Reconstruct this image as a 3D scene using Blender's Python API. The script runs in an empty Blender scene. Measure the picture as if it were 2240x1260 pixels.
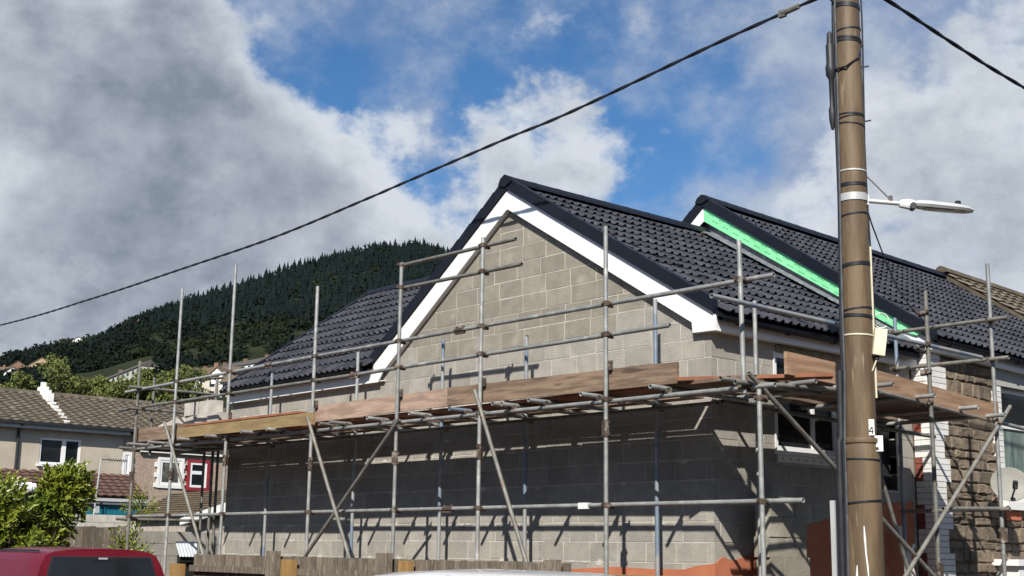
import bpy, bmesh, math, random
from mathutils import Vector, Matrix, noise
random.seed(7)
scene = bpy.context.scene
col = scene.collection

# ------------------------------------------------------------------ camera
cam_d = bpy.data.cameras.new('camera'); cam = bpy.data.objects.new('camera', cam_d); col.objects.link(cam)
cam_d.sensor_width = 36.0; cam_d.lens = 45.956; cam_d.clip_start = 0.1; cam_d.clip_end = 6000
_r = Vector((0.664299, 0.747337, 0.013919)); _u = Vector((0.138426, -0.141302, 0.980241)); _f = Vector((-0.734537, 0.649246, 0.197318))
_m = Matrix((_r, _u, -_f)).transposed().to_4x4(); _m.translation = Vector((9.2907, -11.1805, 1.6))
cam.matrix_world = _m
scene.camera = cam

# ------------------------------------------------------------------ world, sun, exposure
LIGHT = Vector((-0.470, 0.622, -0.645)).normalized()          # direction the sunlight travels
world = bpy.data.worlds.new('World'); scene.world = world; world.use_nodes = True
wn = world.node_tree.nodes; wl = world.node_tree.links; wn.clear()
def W_(t, **k):
    n = wn.new(t)
    for a, b in k.items(): setattr(n, a, b)
    return n
def wmath(op, a, b=None, c=None, clamp=False):
    n = W_('ShaderNodeMath', operation=op, use_clamp=clamp)
    for i, v in enumerate((a, b, c)):
        if v is None: continue
        if isinstance(v, (int, float)): n.inputs[i].default_value = v
        else: wl.new(v, n.inputs[i])
    return n.outputs[0]
def wsmooth(v, a, b, c=0.0, d=1.0):
    n = W_('ShaderNodeMapRange', interpolation_type='SMOOTHSTEP')
    wl.new(v, n.inputs[0])
    for i, q in enumerate((a, b, c, d)): n.inputs[i + 1].default_value = q
    return n.outputs[0]
def wmix(f, a, b):
    n = W_('ShaderNodeMix', data_type='RGBA')
    if isinstance(f, float): n.inputs[0].default_value = f
    else: wl.new(f, n.inputs[0])
    for i, v in ((6, a), (7, b)):
        if isinstance(v, tuple): n.inputs[i].default_value = (*v, 1)
        else: wl.new(v, n.inputs[i])
    return n.outputs[2]
SKY = 0.10
sky = W_('ShaderNodeTexSky', sky_type='NISHITA', sun_disc=False)
sky.sun_elevation = math.asin(-LIGHT.z); sky.sun_rotation = math.atan2(-LIGHT.x, -LIGHT.y)
sky.air_density = 1.0; sky.dust_density = 0.2; sky.ozone_density = 3.0
tc = W_('ShaderNodeTexCoord')
def wnoise(scale, detail, rough, off=(0, 0, 0), dist=0.0, sq=(1, 1, 1.25)):
    mp = W_('ShaderNodeMapping'); wl.new(tc.outputs['Generated'], mp.inputs[0])
    mp.inputs[1].default_value = off; mp.inputs[3].default_value = sq
    n = W_('ShaderNodeTexNoise'); wl.new(mp.outputs[0], n.inputs['Vector'])
    n.inputs['Scale'].default_value = scale; n.inputs['Detail'].default_value = detail
    n.inputs['Roughness'].default_value = rough; n.inputs['Distortion'].default_value = dist
    return n.outputs[0]
def blob(d, rad, w):                                              # a bank of cloud (w > 0) or a clearing (w < 0)
    n = W_('ShaderNodeVectorMath', operation='DOT_PRODUCT'); wl.new(tc.outputs['Generated'], n.inputs[0]); n.inputs[1].default_value = d
    return wsmooth(n.outputs['Value'], math.cos(math.radians(rad)), 1.0, 0.0, w)
n1 = wnoise(5.5, 12, 0.58, (1.3, 0.4, 2.2), 0.0, (1, 1, 1.3))
n2 = wnoise(5.5, 7, 0.58, (1.3 + 0.020, 0.4 - 0.022, 2.2 + 0.034), 0.0, (1, 1, 1.3))   # the same field a little towards the sun
n3 = wnoise(16, 10, 0.62, (5.1, 2.4, 0.3), 0.0, (1, 1, 1.3))
def field(base, blobs):
    for d, rad, w in blobs: base = wmath('ADD', base, blob(d, rad, w))
    return base
# a soft broken sheet of thin cloud over the whole sky
sheet = field(wmath('ADD', wmath('MULTIPLY_ADD', n3, 2.0, -0.95), wmath('MULTIPLY_ADD', wnoise(6.5, 6, 0.55, (8, 3, 5)), 2.0, -0.90)),
              [((-0.821, 0.443, 0.357), 3.2, -0.75), ((-0.806, 0.488, 0.337), 3.0, -0.45), ((-0.79, 0.525, 0.316), 4.0, -0.66), ((-0.725, 0.605, 0.328), 3.0, -0.55), ((-0.654, 0.695, 0.298), 4.0, -0.66),
               ((-0.643, 0.663, 0.382), 4.0, -0.55), ((-0.597, 0.735, 0.322), 4.0, -0.50), ((-0.692, 0.621, 0.367), 3.5, -0.25), ((-0.455, 0.85, 0.265), 12, 0.45), ((-0.522, 0.797, 0.304), 8, 0.18), ((-0.757, 0.541, 0.373), 4, 0.20)])
dsheet = wsmooth(sheet, -0.55, 0.75, 0.0, 0.92)
# heavier cumulus banks
cumu = field(wmath('ADD', wmath('MULTIPLY_ADD', n1, 2.6, -1.75), wmath('MULTIPLY_ADD', n3, 2.0, -1.0)),
             [((-0.877, 0.346, 0.334), 9, 0.85), ((-0.893, 0.381, 0.24), 12, 0.95), ((-0.854, 0.46, 0.243), 8, 0.75), ((-0.842, 0.417, 0.344), 3.2, 0.35), ((-0.824, 0.478, 0.303), 3.6, 0.45), ((-0.821, 0.511, 0.255), 6, 0.50),
              ((-0.77, 0.585, 0.26), 5, 0.62), ((-0.762, 0.570, 0.303), 3.4, 0.52), ((-0.696, 0.65, 0.306), 4.2, 0.72), ((-0.455, 0.85, 0.265), 10, 0.95), ((-0.56, 0.78, 0.27), 5, 0.45), ((-0.914, 0.376, 0.165), 5, 0.4)])
dcum = wsmooth(cumu, -0.10, 0.42)
relief = wmath('MULTIPLY', wmath('SUBTRACT', n2, n1), 2.0)
thick = wmath('ADD', wmath('ADD', wmath('MULTIPLY', wsmooth(cumu, 0.10, 1.5), 0.72), relief), wmath('MULTIPLY_ADD', wnoise(8, 9, 0.60, (4, 1, 7)), 1.5, -0.66), clamp=True)
ccol = wmix(thick, (0.52, 0.56, 0.615), (0.180, 0.213, 0.266))
scol = wmix(wsmooth(n3, 0.35, 0.7), (0.26, 0.315, 0.43), (0.385, 0.435, 0.52))
skyc = W_('ShaderNodeVectorMath', operation='MULTIPLY'); wl.new(sky.outputs[0], skyc.inputs[0]); skyc.inputs[1].default_value = (SKY * 0.40, SKY * 0.64, SKY * 0.82)
fin = wmix(dcum, wmix(dsheet, skyc.outputs[0], scol), ccol)
bg = W_('ShaderNodeBackground'); wl.new(fin, bg.inputs[0]); bg.inputs[1].default_value = 1.0
wo = W_('ShaderNodeOutputWorld'); wl.new(bg.outputs[0], wo.inputs[0])

sun_d = bpy.data.lights.new('sun', 'SUN'); sun_d.energy = 5.0; sun_d.angle = math.radians(0.55); sun_d.color = (1.0, 0.955, 0.88)
sun = bpy.data.objects.new('sun', sun_d); col.objects.link(sun)
sun.rotation_euler = LIGHT.to_track_quat('-Z', 'Y').to_euler(); sun.location = (20, -25, 30)
vs = scene.view_settings; vs.view_transform = 'Standard'; vs.look = 'None'; vs.gamma = 1.0; vs.use_curve_mapping = False; vs.exposure = 0.36

# ------------------------------------------------------------------ materials
MATS = {}
def mat(name, c1, c2=None, scale=6.0, rough=0.8, bump=0.0, bscale=None, rand=0.0, metal=0.0, detail=6, stretch=(1, 1, 1), lo=0.35, hi=0.65, third=None, coords='world', spec=0.4, coat=0.0, trans=0.0):
    if name in MATS: return MATS[name]
    m = bpy.data.materials.new(name); m.use_nodes = True; nt = m.node_tree; N = nt.nodes; L = nt.links
    b = N['Principled BSDF']; b.inputs['Roughness'].default_value = rough; b.inputs['Metallic'].default_value = metal
    b.inputs['Specular IOR Level'].default_value = spec; b.inputs['Coat Weight'].default_value = coat
    if trans: b.inputs['Transmission Weight'].default_value = trans
    c2 = c2 or tuple(x * 0.8 for x in c1)
    if coords == 'world':
        g = N.new('ShaderNodeNewGeometry'); vec = g.outputs['Position']
    else:
        g = N.new('ShaderNodeTexCoord'); vec = g.outputs['Object']
    mp = N.new('ShaderNodeMapping'); L.new(vec, mp.inputs[0]); mp.inputs[3].default_value = stretch
    n = N.new('ShaderNodeTexNoise'); L.new(mp.outputs[0], n.inputs['Vector']); n.inputs['Scale'].default_value = scale; n.inputs['Detail'].default_value = detail; n.inputs['Roughness'].default_value = 0.6
    mr = N.new('ShaderNodeMapRange'); mr.interpolation_type = 'SMOOTHSTEP'; L.new(n.outputs[0], mr.inputs[0]); mr.inputs[1].default_value = lo; mr.inputs[2].default_value = hi
    mx = N.new('ShaderNodeMix'); mx.data_type = 'RGBA'; L.new(mr.outputs[0], mx.inputs[0]); mx.inputs[6].default_value = (*c1, 1); mx.inputs[7].default_value = (*c2, 1)
    out = mx.outputs[2]
    if third:                                                     # a third colour in rarer, differently scaled patches
        c3, s3, l3, h3 = third
        n3 = N.new('ShaderNodeTexNoise'); L.new(mp.outputs[0], n3.inputs['Vector']); n3.inputs['Scale'].default_value = s3; n3.inputs['Detail'].default_value = 5
        m3 = N.new('ShaderNodeMapRange'); m3.interpolation_type = 'SMOOTHSTEP'; L.new(n3.outputs[0], m3.inputs[0]); m3.inputs[1].default_value = l3; m3.inputs[2].default_value = h3
        x3 = N.new('ShaderNodeMix'); x3.data_type = 'RGBA'; L.new(m3.outputs[0], x3.inputs[0]); L.new(out, x3.inputs[6]); x3.inputs[7].default_value = (*c3, 1); out = x3.outputs[2]
    if rand:
        oi = N.new('ShaderNodeObjectInfo'); r2 = N.new('ShaderNodeMapRange'); L.new(oi.outputs['Random'], r2.inputs[0]); r2.inputs[3].default_value = 1 - rand; r2.inputs[4].default_value = 1 + rand
        ml = N.new('ShaderNodeVectorMath'); ml.operation = 'SCALE'; L.new(out, ml.inputs[0]); L.new(r2.outputs[0], ml.inputs['Scale']); out = ml.outputs[0]
    L.new(out, b.inputs['Base Color'])
    if bump:
        nb = N.new('ShaderNodeTexNoise'); L.new(mp.outputs[0], nb.inputs['Vector']); nb.inputs['Scale'].default_value = bscale or scale * 6; nb.inputs['Detail'].default_value = 5
        bp = N.new('ShaderNodeBump'); bp.inputs['Strength'].default_value = bump; bp.inputs['Distance'].default_value = 0.02; L.new(nb.outputs[0], bp.inputs['Height']); L.new(bp.outputs[0], b.inputs['Normal'])
    MATS[name] = m
    return m
BLOCK_PALE = mat('block_pale', (0.36, 0.335, 0.29), (0.295, 0.277, 0.243), 6, 0.95, 0.5, 70, rand=0.11, lo=0.35, hi=0.65, third=((0.42, 0.395, 0.35), 3.0, 0.54, 0.74))
BLOCK_OLD = mat('block_weathered', (0.29, 0.263, 0.213), (0.24, 0.218, 0.177), 4.5, 0.95, 0.5, 70, rand=0.09, lo=0.35, hi=0.65, third=((0.36, 0.335, 0.28), 3.6, 0.56, 0.76))
MORTAR = mat('mortar', (0.57, 0.54, 0.485), (0.45, 0.425, 0.375), 4, 0.95, 0.3, 60)
PVC = mat('white_upvc', (0.80, 0.80, 0.79), (0.77, 0.77, 0.76), 2, 0.35, spec=0.5)
PVC_BLACK = mat('black_upvc', (0.008, 0.010, 0.017), (0.011, 0.013, 0.020), 3, 0.48, spec=0.25)
TILE = mat('dark_concrete_tile', (0.050, 0.052, 0.063), (0.036, 0.037, 0.046), 7, 0.75, 0.25, 120, rand=0.30, third=((0.095, 0.094, 0.096), 9, 0.63, 0.74), spec=0.2)
TILE_OLD = mat('old_brown_tile', (0.12, 0.095, 0.065), (0.075, 0.062, 0.046), 5, 0.9, 0.3, 60, rand=0.2, third=((0.17, 0.15, 0.11), 3, 0.58, 0.7))
LEAD = mat('lead_sheet', (0.21, 0.22, 0.24), (0.13, 0.135, 0.15), 9, 0.5, 0.3, 30, third=((0.45, 0.45, 0.46), 14, 0.62, 0.72))
GREEN = mat('green_film', (0.27, 0.78, 0.40), (0.21, 0.66, 0.32), 5, 0.4, 0.25, 14, spec=0.5, lo=0.3, hi=0.7)
GREEN_INK = mat('film_print', (0.07, 0.36, 0.15), (0.06, 0.30, 0.12), 3, 0.5)
ORANGE = mat('terracotta_render', (0.46, 0.165, 0.085), (0.40, 0.135, 0.07), 3, 0.95, 0.25, 70, third=((0.52, 0.24, 0.15), 2, 0.6, 0.75))
GALV = mat('galvanised_tube', (0.36, 0.365, 0.35), (0.26, 0.265, 0.255), 9, 0.5, 0.1, 60, rand=0.16, metal=0.35, third=((0.50, 0.50, 0.47), 5, 0.58, 0.72))
GALV_OLD = mat('grimy_tube', (0.22, 0.215, 0.19), (0.15, 0.145, 0.125), 8, 0.62, 0.2, 50, rand=0.15, metal=0.25, third=((0.23, 0.12, 0.07), 11, 0.62, 0.74))
GALV_BLUE = mat('blue_marked_tube', (0.33, 0.34, 0.34), (0.19, 0.245, 0.31), 1.6, 0.5, 0.1, 60, rand=0.08, metal=0.3, lo=0.50, hi=0.58)
RUST = mat('rusty_coupler', (0.115, 0.078, 0.056), (0.06, 0.048, 0.042), 25, 0.85, 0.3, 90, rand=0.3, metal=0.2, third=((0.26, 0.235, 0.20), 16, 0.5, 0.66))
BOARD = mat('scaffold_board', (0.25, 0.175, 0.12), (0.15, 0.10, 0.068), 2.6, 0.9, 0.4, 40, rand=0.2, stretch=(0.7, 0.7, 7), lo=0.4, hi=0.6, third=((0.085, 0.058, 0.042), 2.0, 0.60, 0.70))
BOARD_RED = mat('red_brown_board', (0.31, 0.125, 0.065), (0.21, 0.085, 0.048), 3, 0.85, 0.2, 40, rand=0.1)
BOARD_PALE = mat('pale_pink_board', (0.42, 0.295, 0.225), (0.29, 0.20, 0.15), 3, 0.9, 0.35, 40, rand=0.08, stretch=(0.7, 0.7, 6), lo=0.4, hi=0.6, third=((0.46, 0.35, 0.28), 5, 0.56, 0.74))
BOARD_TAN = mat('tan_board', (0.28, 0.20, 0.095), (0.20, 0.14, 0.07), 4, 0.9, 0.2, 40, rand=0.1, stretch=(0.6, 0.6, 4))
PLY = mat('plywood', (0.39, 0.25, 0.155), (0.27, 0.165, 0.10), 2.6, 0.8, 0.3, 40, rand=0.08, stretch=(0.7, 0.7, 8), lo=0.38, hi=0.62, third=((0.20, 0.12, 0.07), 4, 0.64, 0.72))
FENCE = mat('weathered_fence', (0.20, 0.165, 0.125), (0.095, 0.072, 0.052), 9, 0.95, 0.3, 50, rand=0.3, stretch=(3, 3, 0.5), third=((0.30, 0.27, 0.225), 9, 0.55, 0.7))
POSTNEW = mat('new_timber', (0.36, 0.215, 0.075), (0.26, 0.15, 0.05), 6, 0.85, 0.15, 40, rand=0.12, stretch=(3, 3, 0.6))
POLE = mat('brown_pole_paint', (0.165, 0.115, 0.066), (0.105, 0.072, 0.041), 5, 0.6, 0.2, 30, stretch=(1.6, 1.6, 0.22), lo=0.38, hi=0.62, third=((0.24, 0.19, 0.125), 9, 0.62, 0.72))
CABLE = mat('black_cable', (0.012, 0.013, 0.018), (0.018, 0.019, 0.024), 8, 0.5)
CABLE_GREY = mat('grey_cable', (0.10, 0.11, 0.13), (0.06, 0.065, 0.075), 8, 0.5)
LAMPGREY = mat('lamp_casing', (0.55, 0.56, 0.55), (0.48, 0.49, 0.48), 4, 0.45, metal=0.2)
GLASS = mat('dark_window_glass', (0.010, 0.012, 0.014), (0.016, 0.019, 0.021), 1, 0.05, spec=0.35)
CURTAIN = mat('pale_curtain', (0.42, 0.47, 0.44), (0.28, 0.34, 0.31), 5, 0.7, stretch=(3, 3, 0.3))
STONE = mat('rubble_stone', (0.215, 0.17, 0.12), (0.13, 0.10, 0.073), 6, 0.95, 0.5, 40, rand=0.28, third=((0.14, 0.11, 0.085), 4, 0.58, 0.7))
STONE_MORTAR = mat('old_mortar', (0.16, 0.125, 0.09), (0.10, 0.08, 0.06), 8, 0.95, 0.4, 40)
BRICK_WHITE = mat('white_painted_brick', (0.74, 0.73, 0.70), (0.66, 0.65, 0.62), 6, 0.7, 0.2, 60, rand=0.06, third=((0.45, 0.42, 0.38), 9, 0.68, 0.8))
BRICK_RED = mat('red_brick', (0.26, 0.07, 0.05), (0.18, 0.05, 0.04), 9, 0.9, 0.3, 60, rand=0.15)
CREAM = mat('cream_render', (0.50, 0.44, 0.35), (0.43, 0.375, 0.295), 1.2, 0.95, 0.2, 40, third=((0.36, 0.315, 0.25), 0.7, 0.56, 0.75))
PEBBLE = mat('pebbledash', (0.44, 0.345, 0.27), (0.27, 0.20, 0.15), 26, 0.95, 0.6, 40, detail=3)
WHITE = mat('white_paint', (0.80, 0.79, 0.76), (0.72, 0.71, 0.68), 3, 0.6)
REDPAINT = mat('red_paint', (0.30, 0.03, 0.035), (0.22, 0.022, 0.028), 3, 0.55)
TERRA = mat('terracotta_tile', (0.125, 0.068, 0.052), (0.09, 0.05, 0.04), 6, 0.9, 0.2, 50, rand=0.1)
CORRUG = mat('mossy_corrugated', (0.17, 0.125, 0.075), (0.10, 0.075, 0.05), 4, 0.95, 0.3, 30)
TEAL = mat('teal_paint', (0.012, 0.15, 0.20), (0.010, 0.12, 0.165), 2, 0.5)
LEAF = mat('laurel_leaf', (0.20, 0.23, 0.022), (0.085, 0.125, 0.014), 3, 0.38, rand=0, lo=0.3, hi=0.7, spec=0.5)
LEAF_MID = mat('broadleaf', (0.15, 0.165, 0.035), (0.075, 0.095, 0.024), 0.25, 0.8, lo=0.3, hi=0.7)
LEAF_DARK = mat('dark_scrub', (0.012, 0.020, 0.014), (0.008, 0.013, 0.011), 0.02, 0.95, third=((0.024, 0.031, 0.013), 0.012, 0.52, 0.72), spec=0.05)  # cloud shade over the hill is baked into this dark green
CONIFER = mat('conifer', (0.011, 0.019, 0.017), (0.007, 0.012, 0.013), 0.03, 0.95, spec=0.05)  # dark albedo also carries the cloud shade on the hill
BARK = mat('bark', (0.09, 0.065, 0.045), (0.05, 0.038, 0.028), 6, 0.95)
REDCAR = mat('red_car_paint', (0.135, 0.006, 0.014), (0.12, 0.005, 0.012), 2, 0.34, spec=0.3, coat=0.15)
WHITECAR = mat('white_car_paint', (0.78, 0.78, 0.78), (0.76, 0.76, 0.76), 2, 0.2, spec=0.5, coat=0.6)
TYRE = mat('tyre_rubber', (0.02, 0.02, 0.02), (0.03, 0.03, 0.03), 9, 0.85)
STEEL = mat('alloy_rim', (0.5, 0.5, 0.5), (0.4, 0.4, 0.4), 9, 0.35, metal=0.8)
ASPHALT = mat('asphalt', (0.055, 0.055, 0.055), (0.040, 0.040, 0.042), 3, 0.95, 0.4, 120)
PAVING = mat('concrete_paving', (0.16, 0.155, 0.145), (0.12, 0.115, 0.107), 3, 0.95, 0.3, 80)
GRASS = mat('rough_grass', (0.026, 0.033, 0.016), (0.018, 0.023, 0.012), 0.02, 0.95, third=((0.042, 0.040, 0.020), 0.03, 0.55, 0.7), spec=0.05)
YARD = mat('yard_earth', (0.09, 0.075, 0.06), (0.06, 0.05, 0.04), 2, 0.95, 0.4, 40)
DARKVOID = mat('painted_void', (0.012, 0.012, 0.013), (0.018, 0.018, 0.018), 3, 0.9)  # near-black colour standing in for depth in holes and openings
PLASTIC_CREAM = mat('cream_plastic', (0.66, 0.61, 0.46), (0.58, 0.53, 0.40), 4, 0.5)
BLACKPLASTIC = mat('black_plastic', (0.018, 0.019, 0.022), (0.028, 0.029, 0.032), 7, 0.5)
DISHGREY = mat('dish_grey', (0.29, 0.285, 0.255), (0.24, 0.235, 0.205), 5, 0.6, third=((0.24, 0.13, 0.06), 28, 0.66, 0.73))
BRICKFAR = mat('orange_brick', (0.24, 0.14, 0.095), (0.19, 0.105, 0.072), 1, 0.9)

# ------------------------------------------------------------------ mesh helpers
WM = {}
class MB:
    def __init__(s): s.v = []; s.f = []
    def add(s, vs, fs):
        o = len(s.v); s.v += [tuple(v) for v in vs]; s.f += [tuple(i + o for i in f) for f in fs]; return s
    def box(s, x0, x1, y0, y1, z0, z1):
        return s.add([(x0, y0, z0), (x1, y0, z0), (x1, y1, z0), (x0, y1, z0), (x0, y0, z1), (x1, y0, z1), (x1, y1, z1), (x0, y1, z1)],
                     [(3, 2, 1, 0), (4, 5, 6, 7), (0, 1, 5, 4), (1, 2, 6, 5), (2, 3, 7, 6), (3, 0, 4, 7)])
    def hexa(s, p):                                               # 8 corners: 4 bottom, 4 top
        return s.add(p, [(3, 2, 1, 0), (4, 5, 6, 7), (0, 1, 5, 4), (1, 2, 6, 5), (2, 3, 7, 6), (3, 0, 4, 7)])
    def prism(s, poly, vec):                                      # planar polygon extruded along vec
        n = len(poly); v = Vector(vec); a = [Vector(q) for q in poly]; b = [q + v for q in a]
        return s.add(a + b, [tuple(range(n))[::-1], tuple(range(n, 2 * n))] + [(i, (i + 1) % n, n + (i + 1) % n, n + i) for i in range(n)])
    def beam(s, p0, p1, w, h, up=(0, 0, 1)):                      # rectangular bar between two points (w across, h along up)
        a, b = Vector(p0), Vector(p1); d = (b - a).normalized(); u = Vector(up); sd = d.cross(u).normalized(); u = sd.cross(d).normalized()
        q = [a + sd * i * w / 2 + u * j * h / 2 for i, j in ((-1, -1), (1, -1), (1, 1), (-1, 1))] + [b + sd * i * w / 2 + u * j * h / 2 for i, j in ((-1, -1), (1, -1), (1, 1), (-1, 1))]
        return s.hexa(q)
    def tube(s, p0, p1, r, r1=None, n=10, hollow=False, caps=True):
        a, b = Vector(p0), Vector(p1); d = (b - a).normalized(); r1 = r if r1 is None else r1
        x = d.orthogonal().normalized(); y = d.cross(x)
        ring = lambda c, R: [c + (x * math.cos(2 * math.pi * i / n) + y * math.sin(2 * math.pi * i / n)) * R for i in range(n)]
        vs_ = ring(a, r) + ring(b, r1); fs = [(i, (i + 1) % n, n + (i + 1) % n, n + i) for i in range(n)]
        if hollow:
            ri = r * 0.78; dp = d * 0.12
            vs_ += ring(a, ri) + ring(a + dp, ri) + ring(b, ri) + ring(b - dp, ri)
            for i in range(n):
                j = (i + 1) % n
                fs += [(j, i, 2 * n + i, 2 * n + j), (2 * n + j, 2 * n + i, 3 * n + i, 3 * n + j), (n + i, n + j, 4 * n + j, 4 * n + i), (4 * n + i, 4 * n + j, 5 * n + j, 5 * n + i)]
            fs += [tuple(range(3 * n, 4 * n))[::-1], tuple(range(5 * n, 6 * n))]
        elif caps: fs += [tuple(range(n))[::-1], tuple(range(n, 2 * n))]
        return s.add(vs_, fs)
    def path(s, pts, r, n=6):
        P = [Vector(q) for q in pts]; rings = []
        for i, q in enumerate(P):
            d = (P[min(i + 1, len(P) - 1)] - P[max(i - 1, 0)]).normalized(); x = d.cross(Vector((0.13, 0.31, 0.94))).normalized(); y = d.cross(x)
            rr = r[i] if isinstance(r, (list, tuple)) else r
            rings += [q + (x * math.cos(2 * math.pi * k / n) + y * math.sin(2 * math.pi * k / n)) * rr for k in range(n)]
        fs = [(i * n + k, i * n + (k + 1) % n, (i + 1) * n + (k + 1) % n, (i + 1) * n + k) for i in range(len(P) - 1) for k in range(n)]
        fs += [tuple(range(n))[::-1], tuple(range((len(P) - 1) * n, len(P) * n))]
        return s.add(rings, fs)
    def mesh(s, name, m, smooth=False):
        me = bpy.data.meshes.new(name); me.from_pydata(s.v, [], s.f); me.materials.append(m)
        bm = bmesh.new(); bm.from_mesh(me); bmesh.ops.recalc_face_normals(bm, faces=bm.faces[:]); bm.to_mesh(me); bm.free()
        if smooth:
            me.polygons.foreach_set('use_smooth', [True] * len(me.polygons))
            try: me.set_sharp_from_angle(angle=math.radians(40))
            except Exception: pass
        return me
    def build(s, name, m, parent=None, smooth=False, kind=None):
        return inst(name, s.mesh(name, m, smooth), Matrix.Identity(4), parent, kind)
def inst(name, me, M, parent=None, kind=None):
    o = bpy.data.objects.new(name, me); col.objects.link(o); o.matrix_basis = M; WM[o] = M.copy()
    if parent is not None: o.parent = parent; o.matrix_parent_inverse = WM[parent].inverted()
    if kind: o['kind'] = kind
    return o
def thing(name, label, cat, loc=(0, 0, 0), group=None):
    o = bpy.data.objects.new(name, None); col.objects.link(o); o.empty_display_size = 0.2
    M = Matrix.Translation(loc); o.matrix_basis = M; WM[o] = M
    return tag(o, label, cat, group)
def tag(o, label, cat, group=None):
    o['label'] = label; o['category'] = cat
    if group: o['group'] = group
    return o
def struct(o): o['kind'] = 'structure'; return o
def frame(o, x, y, z):                                            # matrix from axes and origin
    m = Matrix((Vector(x), Vector(y), Vector(z))).transposed().to_4x4(); m.translation = Vector(o); return m
def lathe(prof, c, n=16):                                         # profile [(r, z)] around a vertical axis at c
    vs_, fs = [], []
    for r, z in prof: vs_ += [(c[0] + r * math.cos(2 * math.pi * k / n), c[1] + r * math.sin(2 * math.pi * k / n), c[2] + z) for k in range(n)]
    for i in range(len(prof) - 1): fs += [(i * n + k, i * n + (k + 1) % n, (i + 1) * n + (k + 1) % n, (i + 1) * n + k) for k in range(n)]
    fs += [tuple(range(n))[::-1], tuple(range((len(prof) - 1) * n, len(prof) * n))]
    return MB().add(vs_, fs)

# ------------------------------------------------------------------ ground, road, hill
struct(MB().box(-3500, 3500, -3500, 3500, -1.2, -0.02).build('ground', GRASS))
struct(MB().box(-60, 60, -14.0, -4.2, -0.15, 0.0).build('road', ASPHALT))
struct(MB().box(3.0, 10.5, -4.2, 60, -0.15, 0.0).build('side_road', ASPHALT))
pv = struct(MB().box(-60, 2.86, -4.2 + 0.14, -3.1, -0.1, 0.11).build('pavement', PAVING))
MB().box(-60, 3.0, -4.2, -4.063, -0.1, 0.12).build('kerb', PAVING, pv)
pv2 = struct(MB().box(1.9, 2.86, -3.097, 60, -0.1, 0.11).build('side_pavement', PAVING))
MB().box(2.863, 3.0, -4.06, 60, -0.1, 0.12).build('kerb', PAVING, pv2)
struct(MB().box(-14, 1.897, -3.097, 4.0, -0.1, 0.06).build('yard', YARD))

BEAR = [-100, -90, -82, -76.45, -74.86, -73.23, -71.56, -69.85, -68.09, -66.29, -64.46, -62.59, -60.69, -58.76, -56.81, -54.84, -52.85, -50.86, -48.85, -46.85, -44.84, -42.85, -38, -30, -20]
HZ = [[3.5, 5, 9, 30, 55, 70], [4, 6, 11, 36, 66, 95], [4.2, 6.2, 11.6, 40, 74, 110],
      [4.2, 6.2, 11.6, 41.8, 78.9, 119.6], [4.0, 6.0, 11.8, 43.4, 83.5, 128.4], [3.9, 5.9, 12.0, 45.0, 88.1, 137.3], [3.7, 5.8, 12.2, 46.7, 92.8, 146.5],
      [3.5, 5.7, 12.4, 48.3, 97.5, 155.8], [3.3, 5.5, 12.6, 50.1, 102.9, 166.4], [3.1, 5.4, 12.7, 51.5, 106.7, 173.8], [2.4, 4.7, 12.9, 55.2, 119.0, 199.5],
      [1.9, 4.3, 13.1, 58.0, 128.2, 218.6], [1.6, 4.0, 13.2, 60.0, 134.6, 231.6], [1.2, 3.6, 13.3, 62.5, 142.8, 248.8], [0.8, 3.3, 13.5, 64.5, 149.6, 263.0],
      [0.5, 3.0, 13.6, 66.3, 155.3, 274.7], [0.5, 3.0, 13.7, 67.1, 157.5, 279.1], [0.7, 3.3, 13.8, 66.5, 154.5, 272.1], [1.3, 3.8, 13.9, 64.7, 147.3, 256.1],
      [2.0, 4.4, 13.9, 60.5, 131.6, 221.8], [2.0, 4.4, 13, 54, 112, 182], [2, 4.4, 12, 46, 92, 143], [1, 3, 8, 26, 45, 62], [0, 0, 2, 5, 8, 10], [-1, -1, -1, -1, -1, -1]]
HD = [45, 70, 130, 480, 850, 1200]
def smooth1(t): return t
def hill_z(bear, dist):
    bear = max(BEAR[0], min(BEAR[-1], bear)); i = 0
    while i < len(BEAR) - 2 and BEAR[i + 1] < bear: i += 1
    t = (bear - BEAR[i]) / (BEAR[i + 1] - BEAR[i])
    col_ = [a + (b - a) * t for a, b in zip(HZ[i], HZ[i + 1])]
    D_ = [30] + HD + [1450, 1900]; Z_ = [-1.5] + col_ + [col_[-1] * 0.93, col_[-1] * 0.5]
    if dist <= D_[0]: return Z_[0]
    for j in range(len(D_) - 1):
        if dist <= D_[j + 1]:
            u = (dist - D_[j]) / (D_[j + 1] - D_[j]); return Z_[j] + (Z_[j + 1] - Z_[j]) * u
    return Z_[-1]
HILL_O = (9.29, -11.18)                                           # hill bearings are laid out from the camera position
def hill_pt(b, d, lift=0.0):
    a = math.radians(b); x = HILL_O[0] + d * math.sin(a); y = HILL_O[1] + d * math.cos(a)
    z = hill_z(b, d) + (noise.noise((x * 0.01, y * 0.01, 3)) * min(d, 800) * 0.008 if d > 100 else 0)
    return Vector((x, y, z + lift))
def hill_at(x, y):
    return hill_pt(math.degrees(math.atan2(x - HILL_O[0], y - HILL_O[1])), math.hypot(x - HILL_O[0], y - HILL_O[1])).z
hb = [BEAR[0] + (BEAR[-1] - BEAR[0]) * i / 110 for i in range(111)]
hd = [30, 38, 45, 58, 70, 100, 130, 190, 260, 340, 420, 480, 560, 640, 720, 790, 850, 920, 990, 1060, 1130, 1200, 1280, 1360, 1450, 1650, 1900]
hm = MB(); hm.v = [tuple(hill_pt(b, d)) for d in hd for b in hb]
nb_ = len(hb)
hm.f = [(j * nb_ + i, j * nb_ + i + 1, (j + 1) * nb_ + i + 1, (j + 1) * nb_ + i) for j in range(len(hd) - 1) for i in range(nb_ - 1)]
struct(hm.build('hillside', GRASS, smooth=True))

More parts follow.
